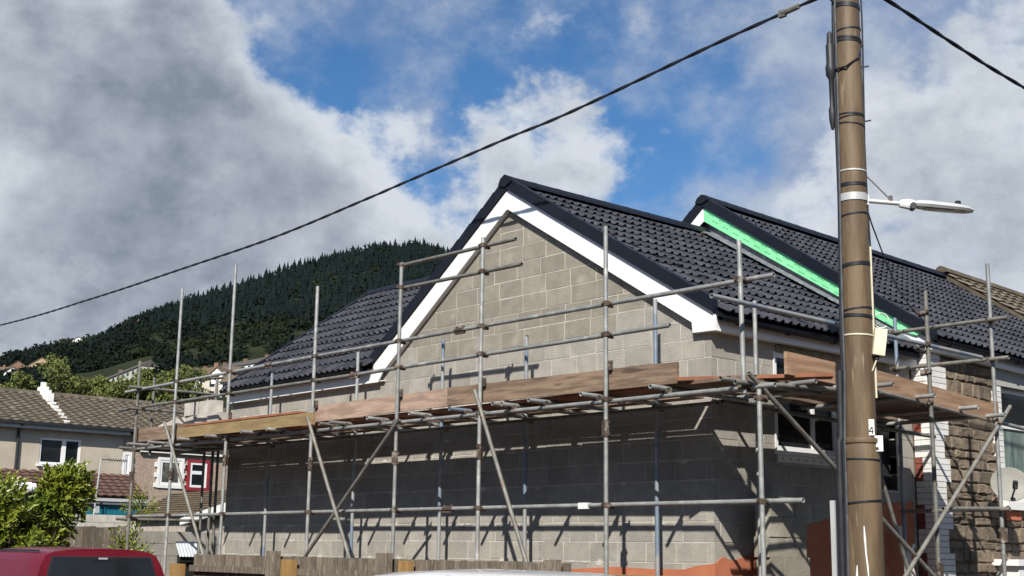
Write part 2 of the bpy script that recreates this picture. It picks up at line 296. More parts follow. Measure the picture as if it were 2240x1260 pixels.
# conifer plantation on the upper slope and scrub below: nobody could count these
fo = MB(); rnd = random.Random(3)
def conifer(mb, p, h, w):
    n = 6; a0 = rnd.random() * 6.28
    tiers = ((0.0, 1.0, 0.42), (0.24, 0.78, 0.70), (0.48, 0.52, 1.0))
    for z0, rr, z1 in tiers:
        o = len(mb.v)
        for k in range(n):
            r = w * rr * (0.75 + 0.5 * rnd.random()); a = a0 + 6.283 * k / n
            mb.v.append((p.x + r * math.cos(a), p.y + r * math.sin(a), p.z + h * z0 + rnd.uniform(-0.04, 0.04) * h))
        mb.v.append((p.x, p.y, p.z + h * z1)); mb.f += [(o + k, o + (k + 1) % n, o + n) for k in range(n)]
cnt = 0; mixed = []
for _ in range(24000):
    b = rnd.uniform(-71, -40); d = math.sqrt(rnd.uniform(640 ** 2, 1240 ** 2))
    t = (b + 71) / 31
    lower = 1090 - 330 * min(1, max(0, (b + 67) / 12)) + 60 * noise.noise((b * 0.5, d * 0.01, 1))     # plantation edge
    if d < lower or rnd.random() > 0.6: continue
    if rnd.random() < 0.22 + (0.35 if b < -64 else 0):
        q_ = hill_pt(b, d); r_ = rnd.uniform(2.2, 4.4); mixed.append((q_, r_)); continue
    p = hill_pt(b, d, -0.6); h = (5.5 + 8 * rnd.random() ** 1.6) * (0.75 + 0.25 * min(1, max(0, (b + 69) / 8))); conifer(fo, p, h, h * rnd.uniform(0.19, 0.30)); cnt += 1
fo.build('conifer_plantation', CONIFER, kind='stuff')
tag(bpy.data.objects['conifer_plantation'], 'dark conifer plantation covering the crest of the hill', 'forest')
def clump(mb, p, r, h, n=3, q=None, R=None):                      # leaf-cluster crown: many small tilted faces spread through a volume
    R = R or rnd
    for _ in range(n):
        d = Vector((R.gauss(0, 1), R.gauss(0, 1), R.gauss(0, 1))).normalized() * (R.random() ** 0.35)
        c = p + Vector((d.x * r, d.y * r, d.z * h)); s = q * R.uniform(0.6, 1.4)
        u = Vector((R.gauss(0, 1), R.gauss(0, 1), R.gauss(0, 0.7))).normalized(); v = u.orthogonal().normalized(); w = u.cross(v)
        o = len(mb.v); a = R.random() * 6.28; e = v * math.cos(a) + w * math.sin(a); g = u.cross(e)
        mb.v += [tuple(c - e * s - g * s * 0.5), tuple(c + e * s - g * s * 0.4), tuple(c + e * s * 0.4 + g * s), tuple(c - e * s * 0.7 + g * s * 0.7)]
        mb.f.append((o, o + 1, o + 2, o + 3))
sc = MB()
for _ in range(9000):
    b = rnd.uniform(-80, -40); d = math.sqrt(rnd.uniform(330 ** 2, 1190 ** 2))
    lower = 1090 - 330 * min(1, max(0, (b + 67) / 12))
    if d > lower + 40 or (-67.4 < b < -63.9 and d < 730) or (-63.4 < b < -58.9 and d < 600): continue
    if noise.noise((b * 0.9, d * 0.012, 5)) < -0.05 - (0.25 if d > 600 else 0.0): continue
    p = hill_pt(b, d); r = rnd.uniform(2.0, 4.6); clump(sc, p + Vector((0, 0, r * 0.6)), r, r * 0.8, 34, r * 0.22)
for q_, r_ in mixed: clump(sc, q_ + Vector((0, 0, r_ * .9)), r_, r_ * 1.15, 22, r_ * .26)
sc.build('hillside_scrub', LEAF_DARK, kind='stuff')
tag(bpy.data.objects['hillside_scrub'], 'dark scrub and bracken on the slope below the conifers', 'scrub')

# ------------------------------------------------------------------ unseen terraces added to cut the sky light on the walls
def sky_blocking_row(label, O, d, s, n, w=5.0, depth=8.0, wall_h=5.4, roof_h=2.6):
    O = Vector(O); d = Vector(d); s = Vector(s); P = lambda u, v, z: tuple(O + d * u - s * v + Vector((0, 0, z))); L_ = n * w
    t = thing('sky_blocking_terrace', label, 'house', tuple(O))
    MB().hexa([P(0, 0, 0), P(L_, 0, 0), P(L_, depth, 0), P(0, depth, 0), P(0, 0, wall_h), P(L_, 0, wall_h), P(L_, depth, wall_h), P(0, depth, wall_h)]).build('wall', STONE, t)
    MB().prism([P(-.2, -.3, wall_h - .1), P(-.2, depth + .3, wall_h - .1), P(-.2, depth / 2, wall_h + roof_h)], tuple(d * (L_ + .4))).build('roof', TILE_OLD, t)
    for i in range(n):
        for u, z0, z1, m in ((1.2, 3.2, 4.6, GLASS), (3.6, 3.2, 4.6, GLASS), (1.5, .9, 2.4, GLASS), (3.9, .1, 2.2, REDPAINT)):
            a = i * w + u; q = MB().hexa([P(a - .55, -.03, z0), P(a + .55, -.03, z0), P(a + .55, .05, z0), P(a - .55, .05, z0), P(a - .55, -.03, z1), P(a + .55, -.03, z1), P(a + .55, .05, z1), P(a - .55, .05, z1)]).build('window' if m is GLASS else 'door', m, t)
        MB().box(*(lambda c: (c[0] - .4, c[0] + .4, c[1] - .4, c[1] + .4, wall_h + roof_h - .8, wall_h + roof_h + .9))(P(i * w, depth / 2, 0))).build('chimney', BRICK_RED, t)
sky_blocking_row('added stone terrace across the front street, unseen, blocking sky light', (-38, -17.5, 0), (1, 0, 0), (0, 1, 0), 14)
sky_blocking_row('added stone terrace across the side street, unseen, blocking sky light', (13.5, 48, 0), (0, -1, 0), (-1, 0, 0), 11)

# ------------------------------------------------------------------ roof tile prototype and helpers
def tile_mesh(name, m, w=0.30, ln=0.40, roll=0.034, th=0.016):
    xs = [];
    for k in range(2):
        for fx, fz in ((0, 0), (0.45, 0), (0.54, 0.55), (0.66, 0.97), (0.80, 0.97), (0.92, 0.55)): xs.append((w / 2 * (k + fx), roll * fz))
    xs.append((w - 0.001, 0)); n = len(xs); mb = MB()
    lo = [(x, 0, z + 0.046) for x, z in xs]; up = [(x, ln, z * 0.9 + 0.004) for x, z in xs]; bt = [(x, 0.004, z + 0.046 - th) for x, z in xs]
    mb.v = lo + up + bt
    for i in range(n - 1): mb.f += [(i, i + 1, n + i + 1, n + i), (2 * n + i, 2 * n + i + 1, i + 1, i)]
    return mb.mesh(name, m)
TILE_ME = tile_mesh('tile', TILE)
def tile_slope(parent, O, u, v, length, slope_len, me=TILE_ME, gauge=0.325, w=0.30, keep=None, jit=random.Random(5)):
    u = Vector(u).normalized(); v = Vector(v).normalized(); nrm = u.cross(v).normalized(); rows = int(slope_len / gauge + 0.5); O = Vector(O); k = 0
    for r in range(rows):
        for c in range(int(length / w + 0.01)):
            p = O + u * (c * w + (0.0 if r % 2 == 0 else 0.0)) + v * (r * gauge + jit.uniform(-.003, .003))
            mid = p + u * w / 2 + v * 0.16
            if keep and not keep(mid): continue
            M = frame(p + nrm * jit.uniform(0, 0.007), u, v, nrm) @ Matrix.Rotation(jit.uniform(-.012, .012), 4, 'X') @ Matrix.Rotation(jit.uniform(-.007, .007), 4, 'Z')
            inst('tile', me, M, parent); k += 1
    return k
def capped_ridge(parent, a, b, m, r=0.12, seg=0.45, name='ridge_tile'):
    a, b = Vector(a), Vector(b); L_ = (b - a).length; d = (b - a).normalized(); s = d.cross(Vector((0, 0, 1))).normalized(); up = s.cross(d); n = max(1, int(L_ / seg))
    mb = MB(); st = L_ / n
    prof = [(-1.15, -0.75), (-0.95, -0.35), (-0.55, 0.12), (0, 0.32), (0.55, 0.12), (0.95, -0.35), (1.15, -0.75)]
    vs_ = []
    for y, g in ((0, 1.05), (0.05, 1.05), (0.051, 0.98), (st + 0.02, 0.98)): vs_ += [(x * r * g, y, z * r * g) for x, z in prof]
    k = len(prof); fs = [(i * k + j, i * k + j + 1, (i + 1) * k + j + 1, (i + 1) * k + j) for i in range(3) for j in range(k - 1)] + [tuple(range(k))[::-1]]
    me = mb.add(vs_, fs).mesh(name, m)
    for i in range(n): inst(name, me, frame(a + d * st * i, s, d, up), parent)

# ------------------------------------------------------------------ the new block-built extension
XR = -3.388; TR = 0.6035; TLf = 0.7077
ZC = 1.729                                                        # height of the reference bed joint
ext = thing('block_extension', 'unfinished grey block extension with black tiled roof and white gable barge boards', 'house', (-5, 2, 0))
# mortar cores
fw = MB().prism([(-10.55, 0.004, 0), (-0.005, 0.004, 0), (-0.005, 0.004, 4.06), (XR, 0.004, 6.08), (-6.2, 0.004, 4.06), (-10.55, 0.004, 4.05)], (0, 0.18, 0)).build('front_wall', MORTAR, ext)
def clip(poly, a, b, c):                                          # keep a*x + b*z <= c
    out = []
    for i in range(len(poly)):
        p, q = poly[i], poly[(i + 1) % len(poly)]; fp = a * p[0] + b * p[1] - c; fq = a * q[0] + b * q[1] - c
        if fp <= 0: out.append(p)
        if (fp < 0 < fq) or (fq < 0 < fp): t = fp / (fp - fq); out.append((p[0] + (q[0] - p[0]) * t, p[1] + (q[1] - p[1]) * t))
    return out
rb = random.Random(11); FULL = {}
def block_me(w, m, h=0.212):
    key = (round(w, 3), m.name, h)
    if key not in FULL: FULL[key] = MB().box(0, w, 0, 0.1, 0, h).mesh('block', m)
    return FULL[key]
for k in range(-2, 20):
    z0 = ZC + 0.225 * k; z1 = z0 + 0.215
    x = -0.003 if k % 2 == 0 else -0.105
    first = True
    while x > -10.54:
        w = 0.44 if not (first and k % 4 == 1) else 0.325
        if rb.random() < 0.05: w = rb.choice((0.29, 0.34, 0.215))
        first = False
        a, b = max(x - w, -10.55), x; x = a - rb.uniform(0.009, 0.015)
        if b - a < 0.05: continue
        m = BLOCK_PALE if (k < 11 or (k == 11 and (b > -1.3 or b < -5.2))) else BLOCK_OLD
        dy = rb.uniform(-0.0015, 0.0025)
        if k >= 10:
            poly = [(a, z0), (b, z0), (b, z1), (a, z1)]
            poly = clip(poly, TR, 1, 6.10 + TR * XR); poly = clip(poly, -0.7175, 1, 6.10 - 0.7175 * XR)
            if k == 10: poly2 = None
            if len(poly) < 3 or max(q[0] for q in poly) - min(q[0] for q in poly) < 0.03: continue
            if len(poly) == 4 and abs((b - a) - (max(q[0] for q in poly) - min(q[0] for q in poly))) < 1e-6 and poly[2][1] == z1 and poly[3][1] == z1:
                inst('block', block_me(round(b - a, 3), m), Matrix.Translation((a, dy, z0 + rb.uniform(-.002, .002))) @ Matrix.Rotation(rb.uniform(-.004, .004), 4, 'Y'), fw)
            else: MB().prism([(q[0], dy, q[1]) for q in poly], (0, 0.1, 0)).build('block', m, fw)
        else: inst('block', block_me(round(b - a, 3), m), Matrix.Translation((a, dy, z0 + rb.uniform(-.002, .002))) @ Matrix.Rotation(rb.uniform(-.004, .004), 4, 'Y'), fw)
sm = random.Random(44)
for _ in range(70):
    k = sm.randint(-1, 9); x = sm.uniform(-10.3, -.2); zj = ZC + .225 * k - .005; w = sm.uniform(.03, .12); h = sm.uniform(.012, .04)
    pts = [(x + w * (math.cos(t * .785) * sm.uniform(.6, 1.1)), -.004, zj + h * (math.sin(t * .785) * sm.uniform(.5, 1.1)) - h * .4) for t in range(8)]
    MB().prism(pts, (0, .006, 0)).build('mortar_smear', MORTAR, fw)
# side wall with a window and a doorway
WY0, WY1, WZ0, WZ1 = 1.13, 2.36, 2.78, 3.93
DY0, DY1, DZ0, DZ1 = 3.02, 3.62, 2.42, 3.30
sw = MB()
for y0, y1, z0, z1 in ((0.19, WY0, 0, 4.10), (WY0, WY1, 0, WZ0), (WY0, WY1, WZ1, 4.10), (WY1, DY0, 0, 4.10), (DY0, DY1, 0, DZ0), (DY0, DY1, DZ1, 4.10), (DY1, 4.02, 0, 4.10)):
    sw.box(-0.19, -0.005, y0, y1, z0, z1)
sw = sw.build('side_wall', MORTAR, ext)
BS = {}
for k in range(-2, 11):
    z0 = ZC + 0.225 * k; z1 = z0 + 0.215; y = 0.113 if k % 2 == 0 else 0.003
    while y < 4.0:
        w = 0.44 if y > 0.2 or k % 4 else 0.30
        a, b = y, min(y + w, 4.015); y = b + 0.010; cuts = [(a, b)]
        for (p0, p1, q0, q1) in ((WY0, WY1, WZ0, WZ1), (DY0, DY1, DZ0, DZ1)):
            if z1 > q0 + 0.02 and z0 < q1 - 0.02:
                nc = []
                for (s, e) in cuts:
                    if e <= p0 or s >= p1: nc.append((s, e))
                    else:
                        if p0 - s > 0.05: nc.append((s, p0))
                        if e - p1 > 0.05: nc.append((p1, e))
                cuts = nc
        for s, e in cuts:
            key = (round(e - s, 3), min(z1, 4.09) - z0 < 0.2)
            zt = min(z1, 4.09)
            if key not in BS: BS[key] = MB().box(-0.1, 0, 0, e - s, 0, zt - z0).mesh('block', BLOCK_PALE)
            inst('block', BS[key], Matrix.Translation((rb.uniform(-0.002, 0.002), s, z0)), sw)
MB().prism([(0.012, 0.0, 0.05), (0.012, 3.94, 0.05), (0.012, 3.94, 2.30), (0.012, 2.9, 2.22), (0.012, 2.27, 2.06), (0.012, 1.63, 1.935), (0.012, 1.30, 1.90), (0.012, 1.02, 1.82), (0.012, 0.8, 1.66), (0.012, 0.6, 1.60), (0.012, 0.3, 1.53), (0.012, 0.12, 1.57), (0.012, 0, 1.50)], (-0.010, 0, 0)).build('render_coat', ORANGE, sw)
MB().prism([(-10.5, -0.012, 0.05), (0.012, -0.012, 0.05), (0.012, -0.012, 1.50), (-0.25, -0.012, 1.47), (-0.42, -0.012, 1.43), (-0.9, -0.012, 1.425), (-1.5, -0.012, 1.44), (-2.2, -0.012, 1.40), (-4, -0.012, 1.36), (-10.5, -0.012, 1.2)], (0, 0.010, 0)).build('render_coat', ORANGE, fw)
# window
wd = MB()
for y0, y1, z0, z1 in ((WY0, WY1, WZ0, WZ0 + 0.06), (WY0, WY1, WZ1 - 0.06, WZ1), (WY0, WY0 + 0.06, WZ0 + 0.06, WZ1 - 0.06), (WY1 - 0.06, WY1, WZ0 + 0.06, WZ1 - 0.06), (1.86, 1.91, WZ0 + 0.06, WZ1 - 0.06)):
    wd.box(-0.075, -0.015, y0, y1, z0, z1)
wd = wd.build('window', PVC, ext)
MB().box(-0.055, -0.045, WY0 + 0.06, 1.86, WZ0 + 0.06, WZ1 - 0.06).build('pane', GLASS, wd)
MB().box(-0.055, -0.045, 1.91, WY1 - 0.06, WZ0 + 0.06, WZ1 - 0.06).build('pane', GLASS, wd)
MB().box(-0.03, 0.06, WY0 - 0.04, WY1 + 0.04, WZ0 - 0.045, WZ0 - 0.003).build('sill', PVC, wd)
tr = MB().box(0.002, 0.025, WY0, WY1 + 0.02, WZ0 - 0.13, WZ0 - 0.048).build('sill_trim', PVC, wd)
for i in range(8): MB().tube((0.02, WY0 + 0.08 + i * 0.15, WZ0 - 0.09), (0.0265, WY0 + 0.08 + i * 0.15, WZ0 - 0.09), 0.012, n=8).build('weep_hole', DARKVOID, wd)
MB().box(0.003, 0.012, 1.10, 1.128, WZ0 - 0.02, WZ1).build('corner_bead', PVC, wd)
dr = MB().box(-0.17, -0.10, DY0, DY1, DZ0, DZ1).build('dark_opening_panel', DARKVOID, ext)  # near-black panel paints the unlit depth of the opening
MB().box(-0.098, -0.06, DY0 + 0.30, DY0 + 0.36, DZ0, DZ1).build('door_stile', BLACKPLASTIC, dr)
# lintel strip and lime-stained wall head above the window
MB().box(0.003, 0.02, WY0 + 0.02, 3.5, WZ1 + 0.01, WZ1 + 0.085).build('lintel', mat('stained_lintel', (0.26, 0.25, 0.18), (0.17, 0.165, 0.10), 9, 0.95, 0.4, 40), ext)
# barge boards, soffits and fascias
YB = -0.08
br = MB().prism([(XR, YB, 6.329), (0.098, YB, 4.226), (0.110, YB, 4.14), (0.129, YB, 4.021), (-0.200, YB, 4.028), (-0.212, YB, 4.149), (XR, YB, 6.064)], (0, 0.02, 0)).build('barge_board', PVC, ext)
MB().prism([(-0.20, YB + 0.021, 4.028), (0.125, YB + 0.021, 4.021), (0.125, YB + 0.021, 4.032), (-0.20, YB + 0.021, 4.039)], (0, 0.08, 0)).build('box_end', PVC, br)
MB().prism([(-0.212, YB + 0.021, 4.152), (XR, YB + 0.021, 6.067), (XR, YB + 0.021, 6.08), (-0.212, YB + 0.021, 4.165)], (0, 0.09, 0)).build('soffit', PVC, br)
bl = MB().prism([(XR - 0.002, YB, 6.329), (XR - 0.002, YB, 6.064), (-6.07, YB, 4.136), (-6.16, YB, 4.023), (-6.30, YB, 4.028), (-6.34, YB, 4.24)], (0, 0.02, 0)).build('barge_board', PVC, ext)
MB().prism([(XR - 0.004, YB + 0.021, 6.067), (-6.07, YB + 0.021, 4.139), (-6.07, YB + 0.021, 4.151), (XR - 0.004, YB + 0.021, 6.08)], (0, 0.09, 0)).build('soffit', PVC, bl)
MB().box(XR - .012, XR + .012, YB - .004, YB - .001, 6.05, 6.335).build('joint_trim', PVC, br)
MB().prism([(-.62, YB - .003, 4.655), (-.60, YB - .003, 4.643), (-.60, YB - .003, 4.39), (-.62, YB - .003, 4.40)], (0, .002, 0)).build('joint_trim', PVC, br)
fs_ = MB().box(0.100, 0.120, -0.058, 4.0, 4.025, 4.215).build('fascia', PVC, ext)
MB().box(0.003, 0.099, 0.002, 4.0, 4.028, 4.04).build('soffit', PVC, fs_)
ff = MB().box(-10.50, -6.31, -0.08, -0.06, 4.0, 4.20).build('fascia', PVC, ext)
MB().box(-10.50, -6.17, -0.095, -0.081, 3.985, 4.022).build('fascia_lip', PVC, ff)
MB().box(-10.50, -6.1, -0.059, 0.005, 4.0, 4.012).build('soffit', PVC, ff)
MB().box(-10.52, -10.503, -0.08, 0.02, 3.99, 4.18).build('fascia_end', PVC, ff)
# gutters: half-round troughs with brackets
def gutter(parent, a, b, r=0.058, m=PVC_BLACK):
    a, b = Vector(a), Vector(b); d = (b - a).normalized(); s = d.cross(Vector((0, 0, 1))).normalized(); n = 8; mb = MB()
    arc = [(-math.cos(math.pi * i / n) * r, -math.sin(math.pi * i / n) * r) for i in range(n + 1)]; arc2 = [(x * 0.9, z * 0.9) for x, z in arc][::-1]
    poly = arc + arc2
    mb.prism([a + s * x + Vector((0, 0, z)) for x, z in poly], b - a)
    g = mb.build('gutter', m, parent, smooth=True); L_ = (b - a).length
    for i in range(max(2, int(L_ / 0.9))):
        c = a + d * (0.3 + 0.9 * i)
        if 0.3 + 0.9 * i < L_: MB().prism([c + s * x * 1.12 + Vector((0, 0, z * 1.12 - 0.004)) for x, z in arc] + [c + s * x * 1.02 + Vector((0, 0, z * 1.02 - 0.004)) for x, z in arc[::-1]], d * 0.035).build('gutter_bracket', m, g)
    return g
gutter(ext, (0.184, -0.05, 4.175), (0.184, 3.9, 4.165))
gutter(ext, (-10.52, -0.205, 4.195), (-6.36, -0.205, 4.195))
# roof decks, tiles, verges, ridge
cR = math.cos(math.atan(TR)); sR = math.sin(math.atan(TR))
ZT = 6.369                                                        # deck height at the ridge
deckR = MB().hexa([(XR, YB + 0.02, ZT - 0.05), (0.17, YB + 0.02, ZT - 0.05 - TR * 3.558), (0.17, 3.99, ZT - 0.05 - TR * 3.558), (XR, 3.99, ZT - 0.05),
                   (XR, YB + 0.02, ZT - 0.01), (0.17, YB + 0.02, ZT - 0.01 - TR * 3.558), (0.17, 3.99, ZT - 0.01 - TR * 3.558), (XR, 3.99, ZT - 0.01)]).build('roof_slope', PVC_BLACK, ext)
x0 = 0.225
tile_slope(deckR, (x0, YB + 0.05, ZT - TR * (x0 - XR)), (0, 1, 0), (-cR, 0, sR), 4.2, (x0 - XR) / cR - 0.05)
deckL = MB().hexa([(XR, YB + 0.02, ZT - 0.05), (-6.36, YB + 0.02, ZT - 0.05 - TLf * 2.972), (-6.36, 3.99, ZT - 0.05 - TLf * 2.972), (XR, 3.99, ZT - 0.05),
                   (XR, YB + 0.02, ZT + 0.03), (-6.36, YB + 0.02, ZT + 0.03 - TLf * 2.972), (-6.36, 3.99, ZT + 0.03 - TLf * 2.972), (XR, 3.99, ZT + 0.03)]).build('roof_slope', TILE, ext)
def verge(parent, a, b, y0, y1, h, m=PVC_BLACK, n=12):            # row of dry-verge caps along a rake
    a, b = Vector(a), Vector(b); d = (b - a) / n
    for i in range(n):
        p = a + d * i; q = a + d * (i + 1.03)
        MB().hexa([(p.x, y0, p.z), (q.x, y0, q.z), (q.x, y1, q.z), (p.x, y1, p.z), (p.x, y0 - 0.004, p.z + h + 0.010), (q.x, y0, q.z + h), (q.x, y1, q.z + h), (p.x, y1, p.z + h + 0.010)]).build('verge_cap', m, parent)
verge(deckR, (XR, 0, 6.338), (0.11, 0, 6.338 - TR * 3.498), YB - 0.035, YB + 0.06, 0.165)
verge(deckL, (XR, 0, 6.336), (-6.35, 0, 6.336 - TLf * 2.962), YB - 0.033, YB + 0.06, 0.165)
capped_ridge(deckR, (XR, YB - 0.03, ZT + 0.115), (XR, 3.96, ZT + 0.115), PVC_BLACK)
MB().prism([(XR - 0.13, YB - 0.06, 6.395), (XR, YB - 0.06, 6.36), (XR + 0.13, YB - 0.06, 6.41), (XR + 0.085, YB - 0.06, 6.49), (XR, YB - 0.06, 6.53), (XR - 0.085, YB - 0.06, 6.485)], (0, 0.05, 0)).build('ridge_end_cap', PVC_BLACK, deckR)
# wing roof, eaves along the front wall
XV = -10.5; YW = 2.77; ZW = 6.26; ZE = 4.225; TW = (ZW - ZE) / (YW + 0.15)
cW = math.cos(math.atan(TW)); sW = math.sin(math.atan(TW))
deckW = MB().prism([(XV, -0.11, ZE), (-6.35, -0.11, ZE), (-3.55, YW, ZW - 0.03), (XV, YW, ZW - 0.03)], (0, 0, 0.025)).build('roof_slope', PVC_BLACK, ext)
tile_slope(deckW, (XV + 0.03, -0.255, ZE - 0.06), (1, 0, 0), (0, cW, sW), 6.9, (YW + 0.255) / cW - 0.1, keep=lambda q: q.z > ZT - TLf * (XR - q.x) - 0.04)
MB().prism([(XV, YW + 0.002, ZW - 0.03), (-3.5, YW + 0.002, ZW - 0.03), (-3.5, YW + 2.8, ZE + 0.1), (XV, YW + 2.8, ZE + 0.1)], (0, 0, 0.05)).build('roof_slope', TILE, ext)
capped_ridge(deckW, (XV, YW, ZW + 0.075), (-3.55, YW, ZW + 0.075), PVC_BLACK, r=0.11)
for i in range(10):
    t0, t1 = i / 10, (i + 1.02) / 10; p = Vector((XV, -0.19, ZE - 0.02)).lerp(Vector((XV, YW, ZW)), t0); q = Vector((XV, -0.19, ZE - 0.02)).lerp(Vector((XV, YW, ZW)), t1)
    MB().hexa([(XV - 0.03, p.y, p.z), (XV - 0.03, q.y, q.z), (XV + 0.06, q.y, q.z), (XV + 0.06, p.y, p.z), (XV - 0.03, p.y, p.z + 0.10), (XV - 0.03, q.y, q.z + 0.09), (XV + 0.06, q.y, q.z + 0.09), (XV + 0.06, p.y, p.z + 0.10)]).build('verge_cap', PVC_BLACK, deckW)
MB().prism([(-10.548, 0.19, 0), (-10.548, 5.4, 0), (-10.548, 5.4, 4.15), (-10.548, YW, ZW - 0.1), (-10.548, 0.19, 4.3)], (0.18, 0, 0)).build('end_wall', BLOCK_PALE, ext)

# ------------------------------------------------------------------ the old stone house behind, its roof a step higher
FX = 0.23; G = -0.025                                             # facade plane; fall of the street along y
old = thing('stone_house', 'old rubble stone house with white brick quoins and black tiled roof, right of the pole', 'house', (-2, 7, 0))
Y2 = 3.95; T2 = 0.6557; Z2 = 6.885
hz = lambda y: G * (y - Y2)
c2 = math.cos(math.atan(T2)); s2 = math.sin(math.atan(T2)); YE = 10.75
gw = MB().prism([(-6.6, 4.04, 0), (FX - 0.02, 4.04, 0), (FX - 0.02, 4.04, 4.38), (XR, 4.04, 6.75), (-6.6, 4.04, 4.6)], (0, 0.25, 0)).build('gable_wall', STONE_MORTAR, old)
WIN2 = (5.93, 7.25, 2.36, 3.95)
fm = MB()
for y0, y1, z0, z1 in ((4.295, WIN2[0], 0, 4.35), (WIN2[0], WIN2[1], 0, WIN2[2]), (WIN2[0], WIN2[1], WIN2[3], 4.35), (WIN2[1], YE, 0, 4.2)):
    fm.box(FX - 0.25, FX - 0.02, y0, y1, z0, z1)
fm = fm.build('facade', STONE_MORTAR, old)
def stone(parent, y0, y1, z0, z1, r, name='stone', m=STONE, base=None, prou=(0.0, 0.03)):
    b = FX - 0.06; d = FX + r.uniform(*prou) - 0.012; j = lambda q: r.uniform(-q, q)
    e = 0.013; w = min(y1 - y0, z1 - z0)
    out = [(y0 + j(.012), z0 + j(.012)), ((y0 + y1) / 2 + j(.03), z0 + j(.014)), (y1 + j(.012), z0 + j(.012)), (y1 + j(.01), (z0 + z1) / 2), (y1 + j(.012), z1 + j(.012)), ((y0 + y1) / 2 + j(.03), z1 + j(.014)), (y0 + j(.012), z1 + j(.012)), (y0 + j(.01), (z0 + z1) / 2)]
    cy, cz = (y0 + y1) / 2, (z0 + z1) / 2; n = 8
    ins = [(cy + (p[0] - cy) * (1 - 2 * e / max(0.1, y1 - y0)), cz + (p[1] - cz) * (1 - 2 * e / max(0.08, z1 - z0))) for p in out]
    vs_ = [(b, p[0], p[1]) for p in out] + [(d - 0.018, p[0], p[1]) for p in out] + [(d + j(.007), p[0], p[1]) for p in ins] + [(d + j(.006), cy + j(.03), cz + j(.02))]
    fs = []
    for i in range(n):
        k = (i + 1) % n; fs += [(i, k, n + k, n + i), (n + i, n + k, 2 * n + k, 2 * n + i), (2 * n + i, 2 * n + k, 3 * n)]
    MB().add(vs_, fs).build(name, m, parent)
rs = random.Random(21); z = 1.18
while z < 4.12:
    h = rs.choice((0.09, 0.11, 0.14, 0.17, 0.21)); h = min(h, 4.20 - z)
    q = int((z - 1.0) / 0.30) % 2
    y = 4.50 if q else 4.38
    end = 5.76 if WIN2[2] - 0.2 < z else 7.4
    while y < end - 0.08:
        w = min(rs.uniform(0.13, 0.42), end - y)
        if end - (y + w) < 0.12: w = end - y
        stone(fm, y + 0.010, y + w - 0.010, z + 0.010 + hz(y) * 0.3, z + h - 0.010 + hz(y) * 0.3, rs); y += w
    z += h
# painted brick quoins on the corner: front stretchers, return bricks, red header bricks between
BH = 0.072
for i in range(44):
    z0 = 1.05 + i * 0.0755
    q = int((z0 - 1.0) / 0.30) % 2
    if z0 > 4.28: break
    w = 0.20 if q else 0.10
    MB().box(FX - 0.10, FX + 0.012 + rs.uniform(0, .003), 4.133, 4.037 + (0.46 if q else 0.34) - 0.006, z0, z0 + BH - 0.004).build('quoin_brick', BRICK_WHITE, fm)
    MB().box(FX - 0.105, FX + 0.010, 4.025, 4.129, z0, z0 + BH - 0.004).build('quoin_brick', BRICK_WHITE, fm)
    MB().box(0.10, FX - 0.109, 4.027, 4.075, z0, z0 + BH - 0.004).build('quoin_brick', BRICK_WHITE if z0 > 3.3 or (i // 4) % 2 == 0 else BRICK_RED, gw)
    MB().box(0.016, 0.096, 4.029, 4.075, z0, z0 + BH - 0.004).build('quoin_brick', BRICK_WHITE if (i // 4) % 2 == 0 or z0 > 3.3 else BRICK_RED, gw)
# white jamb bricks and window
for i in range(27):
    z0 = WIN2[2] + 0.0 + i * 0.0755
    if z0 > 4.1: break
    w = 0.0 if (i // 4) % 2 else 0.09
    MB().box(FX - 0.10, FX + 0.014, WIN2[0] - 0.155 - w, WIN2[0] - 0.004, z0, z0 + BH - 0.004).build('jamb_brick', BRICK_WHITE, fm)
w2 = MB()
y0, y1, z0, z1 = WIN2
for a in ((y0, y1, z0, z0 + .07), (y0, y1, z1 - .07, z1), (y0, y0 + .07, z0 + .07, z1 - .07), (y1 - .07, y1, z0 + .07, z1 - .07), (y0 + .07, y1 - .07, z0 + 1.02, z0 + 1.09)): w2.box(FX - 0.13, FX - 0.07, *a)
w2 = w2.build('window', PVC, old)
MB().box(FX - 0.105, FX - 0.095, y0 + .07, y1 - .07, z0 + 1.09, z1 - .07).build('pane', GLASS, w2)
MB().box(FX - 0.105, FX - 0.095, y0 + .07, y1 - .07, z0 + .07, z0 + 1.02).build('pane', mat('curtained_pane', (0.20, 0.25, 0.23), (0.10, 0.14, 0.13), 4, 0.12, stretch=(3, 3, 0.35), spec=0.6), w2)
MB().box(FX - 0.08, FX + 0.09, y0 - 0.12, y1 + 0.12, z0 - 0.11, z0 - 0.004).build('sill', WHITE, w2)
MB().box(FX - 0.08, FX + 0.02, y0 - 0.2, y1 + 0.2, z1 + 0.003, z1 + 0.24).build('lintel', mat('grey_lintel', (0.42, 0.42, 0.40), (0.36, 0.36, 0.34), 4, 0.9), w2)
stone(fm, y0 - 0.05, y0 + 0.35, z0 - 0.26, z0 - 0.12, rs, 'brick_stub', mat('bright_brick', (0.50, 0.17, 0.10), (0.40, 0.12, 0.07), 12, 0.9, 0.4, 40), prou=(0.03, 0.05))
# ground-floor bay: white panelled surround under the window
bay = MB().box(FX - 0.02, FX + 0.32, 5.55, 7.6, 0.1, 1.50).build('bay_window', PVC, old)
MB().box(FX - 0.02, FX + 0.36, 5.47, 7.68, 1.503, 1.585).build('bay_roof', PVC, bay)
MB().box(FX + 0.321, FX + 0.33, 5.72, 7.4, 0.6, 1.36).build('pane', GLASS, bay)
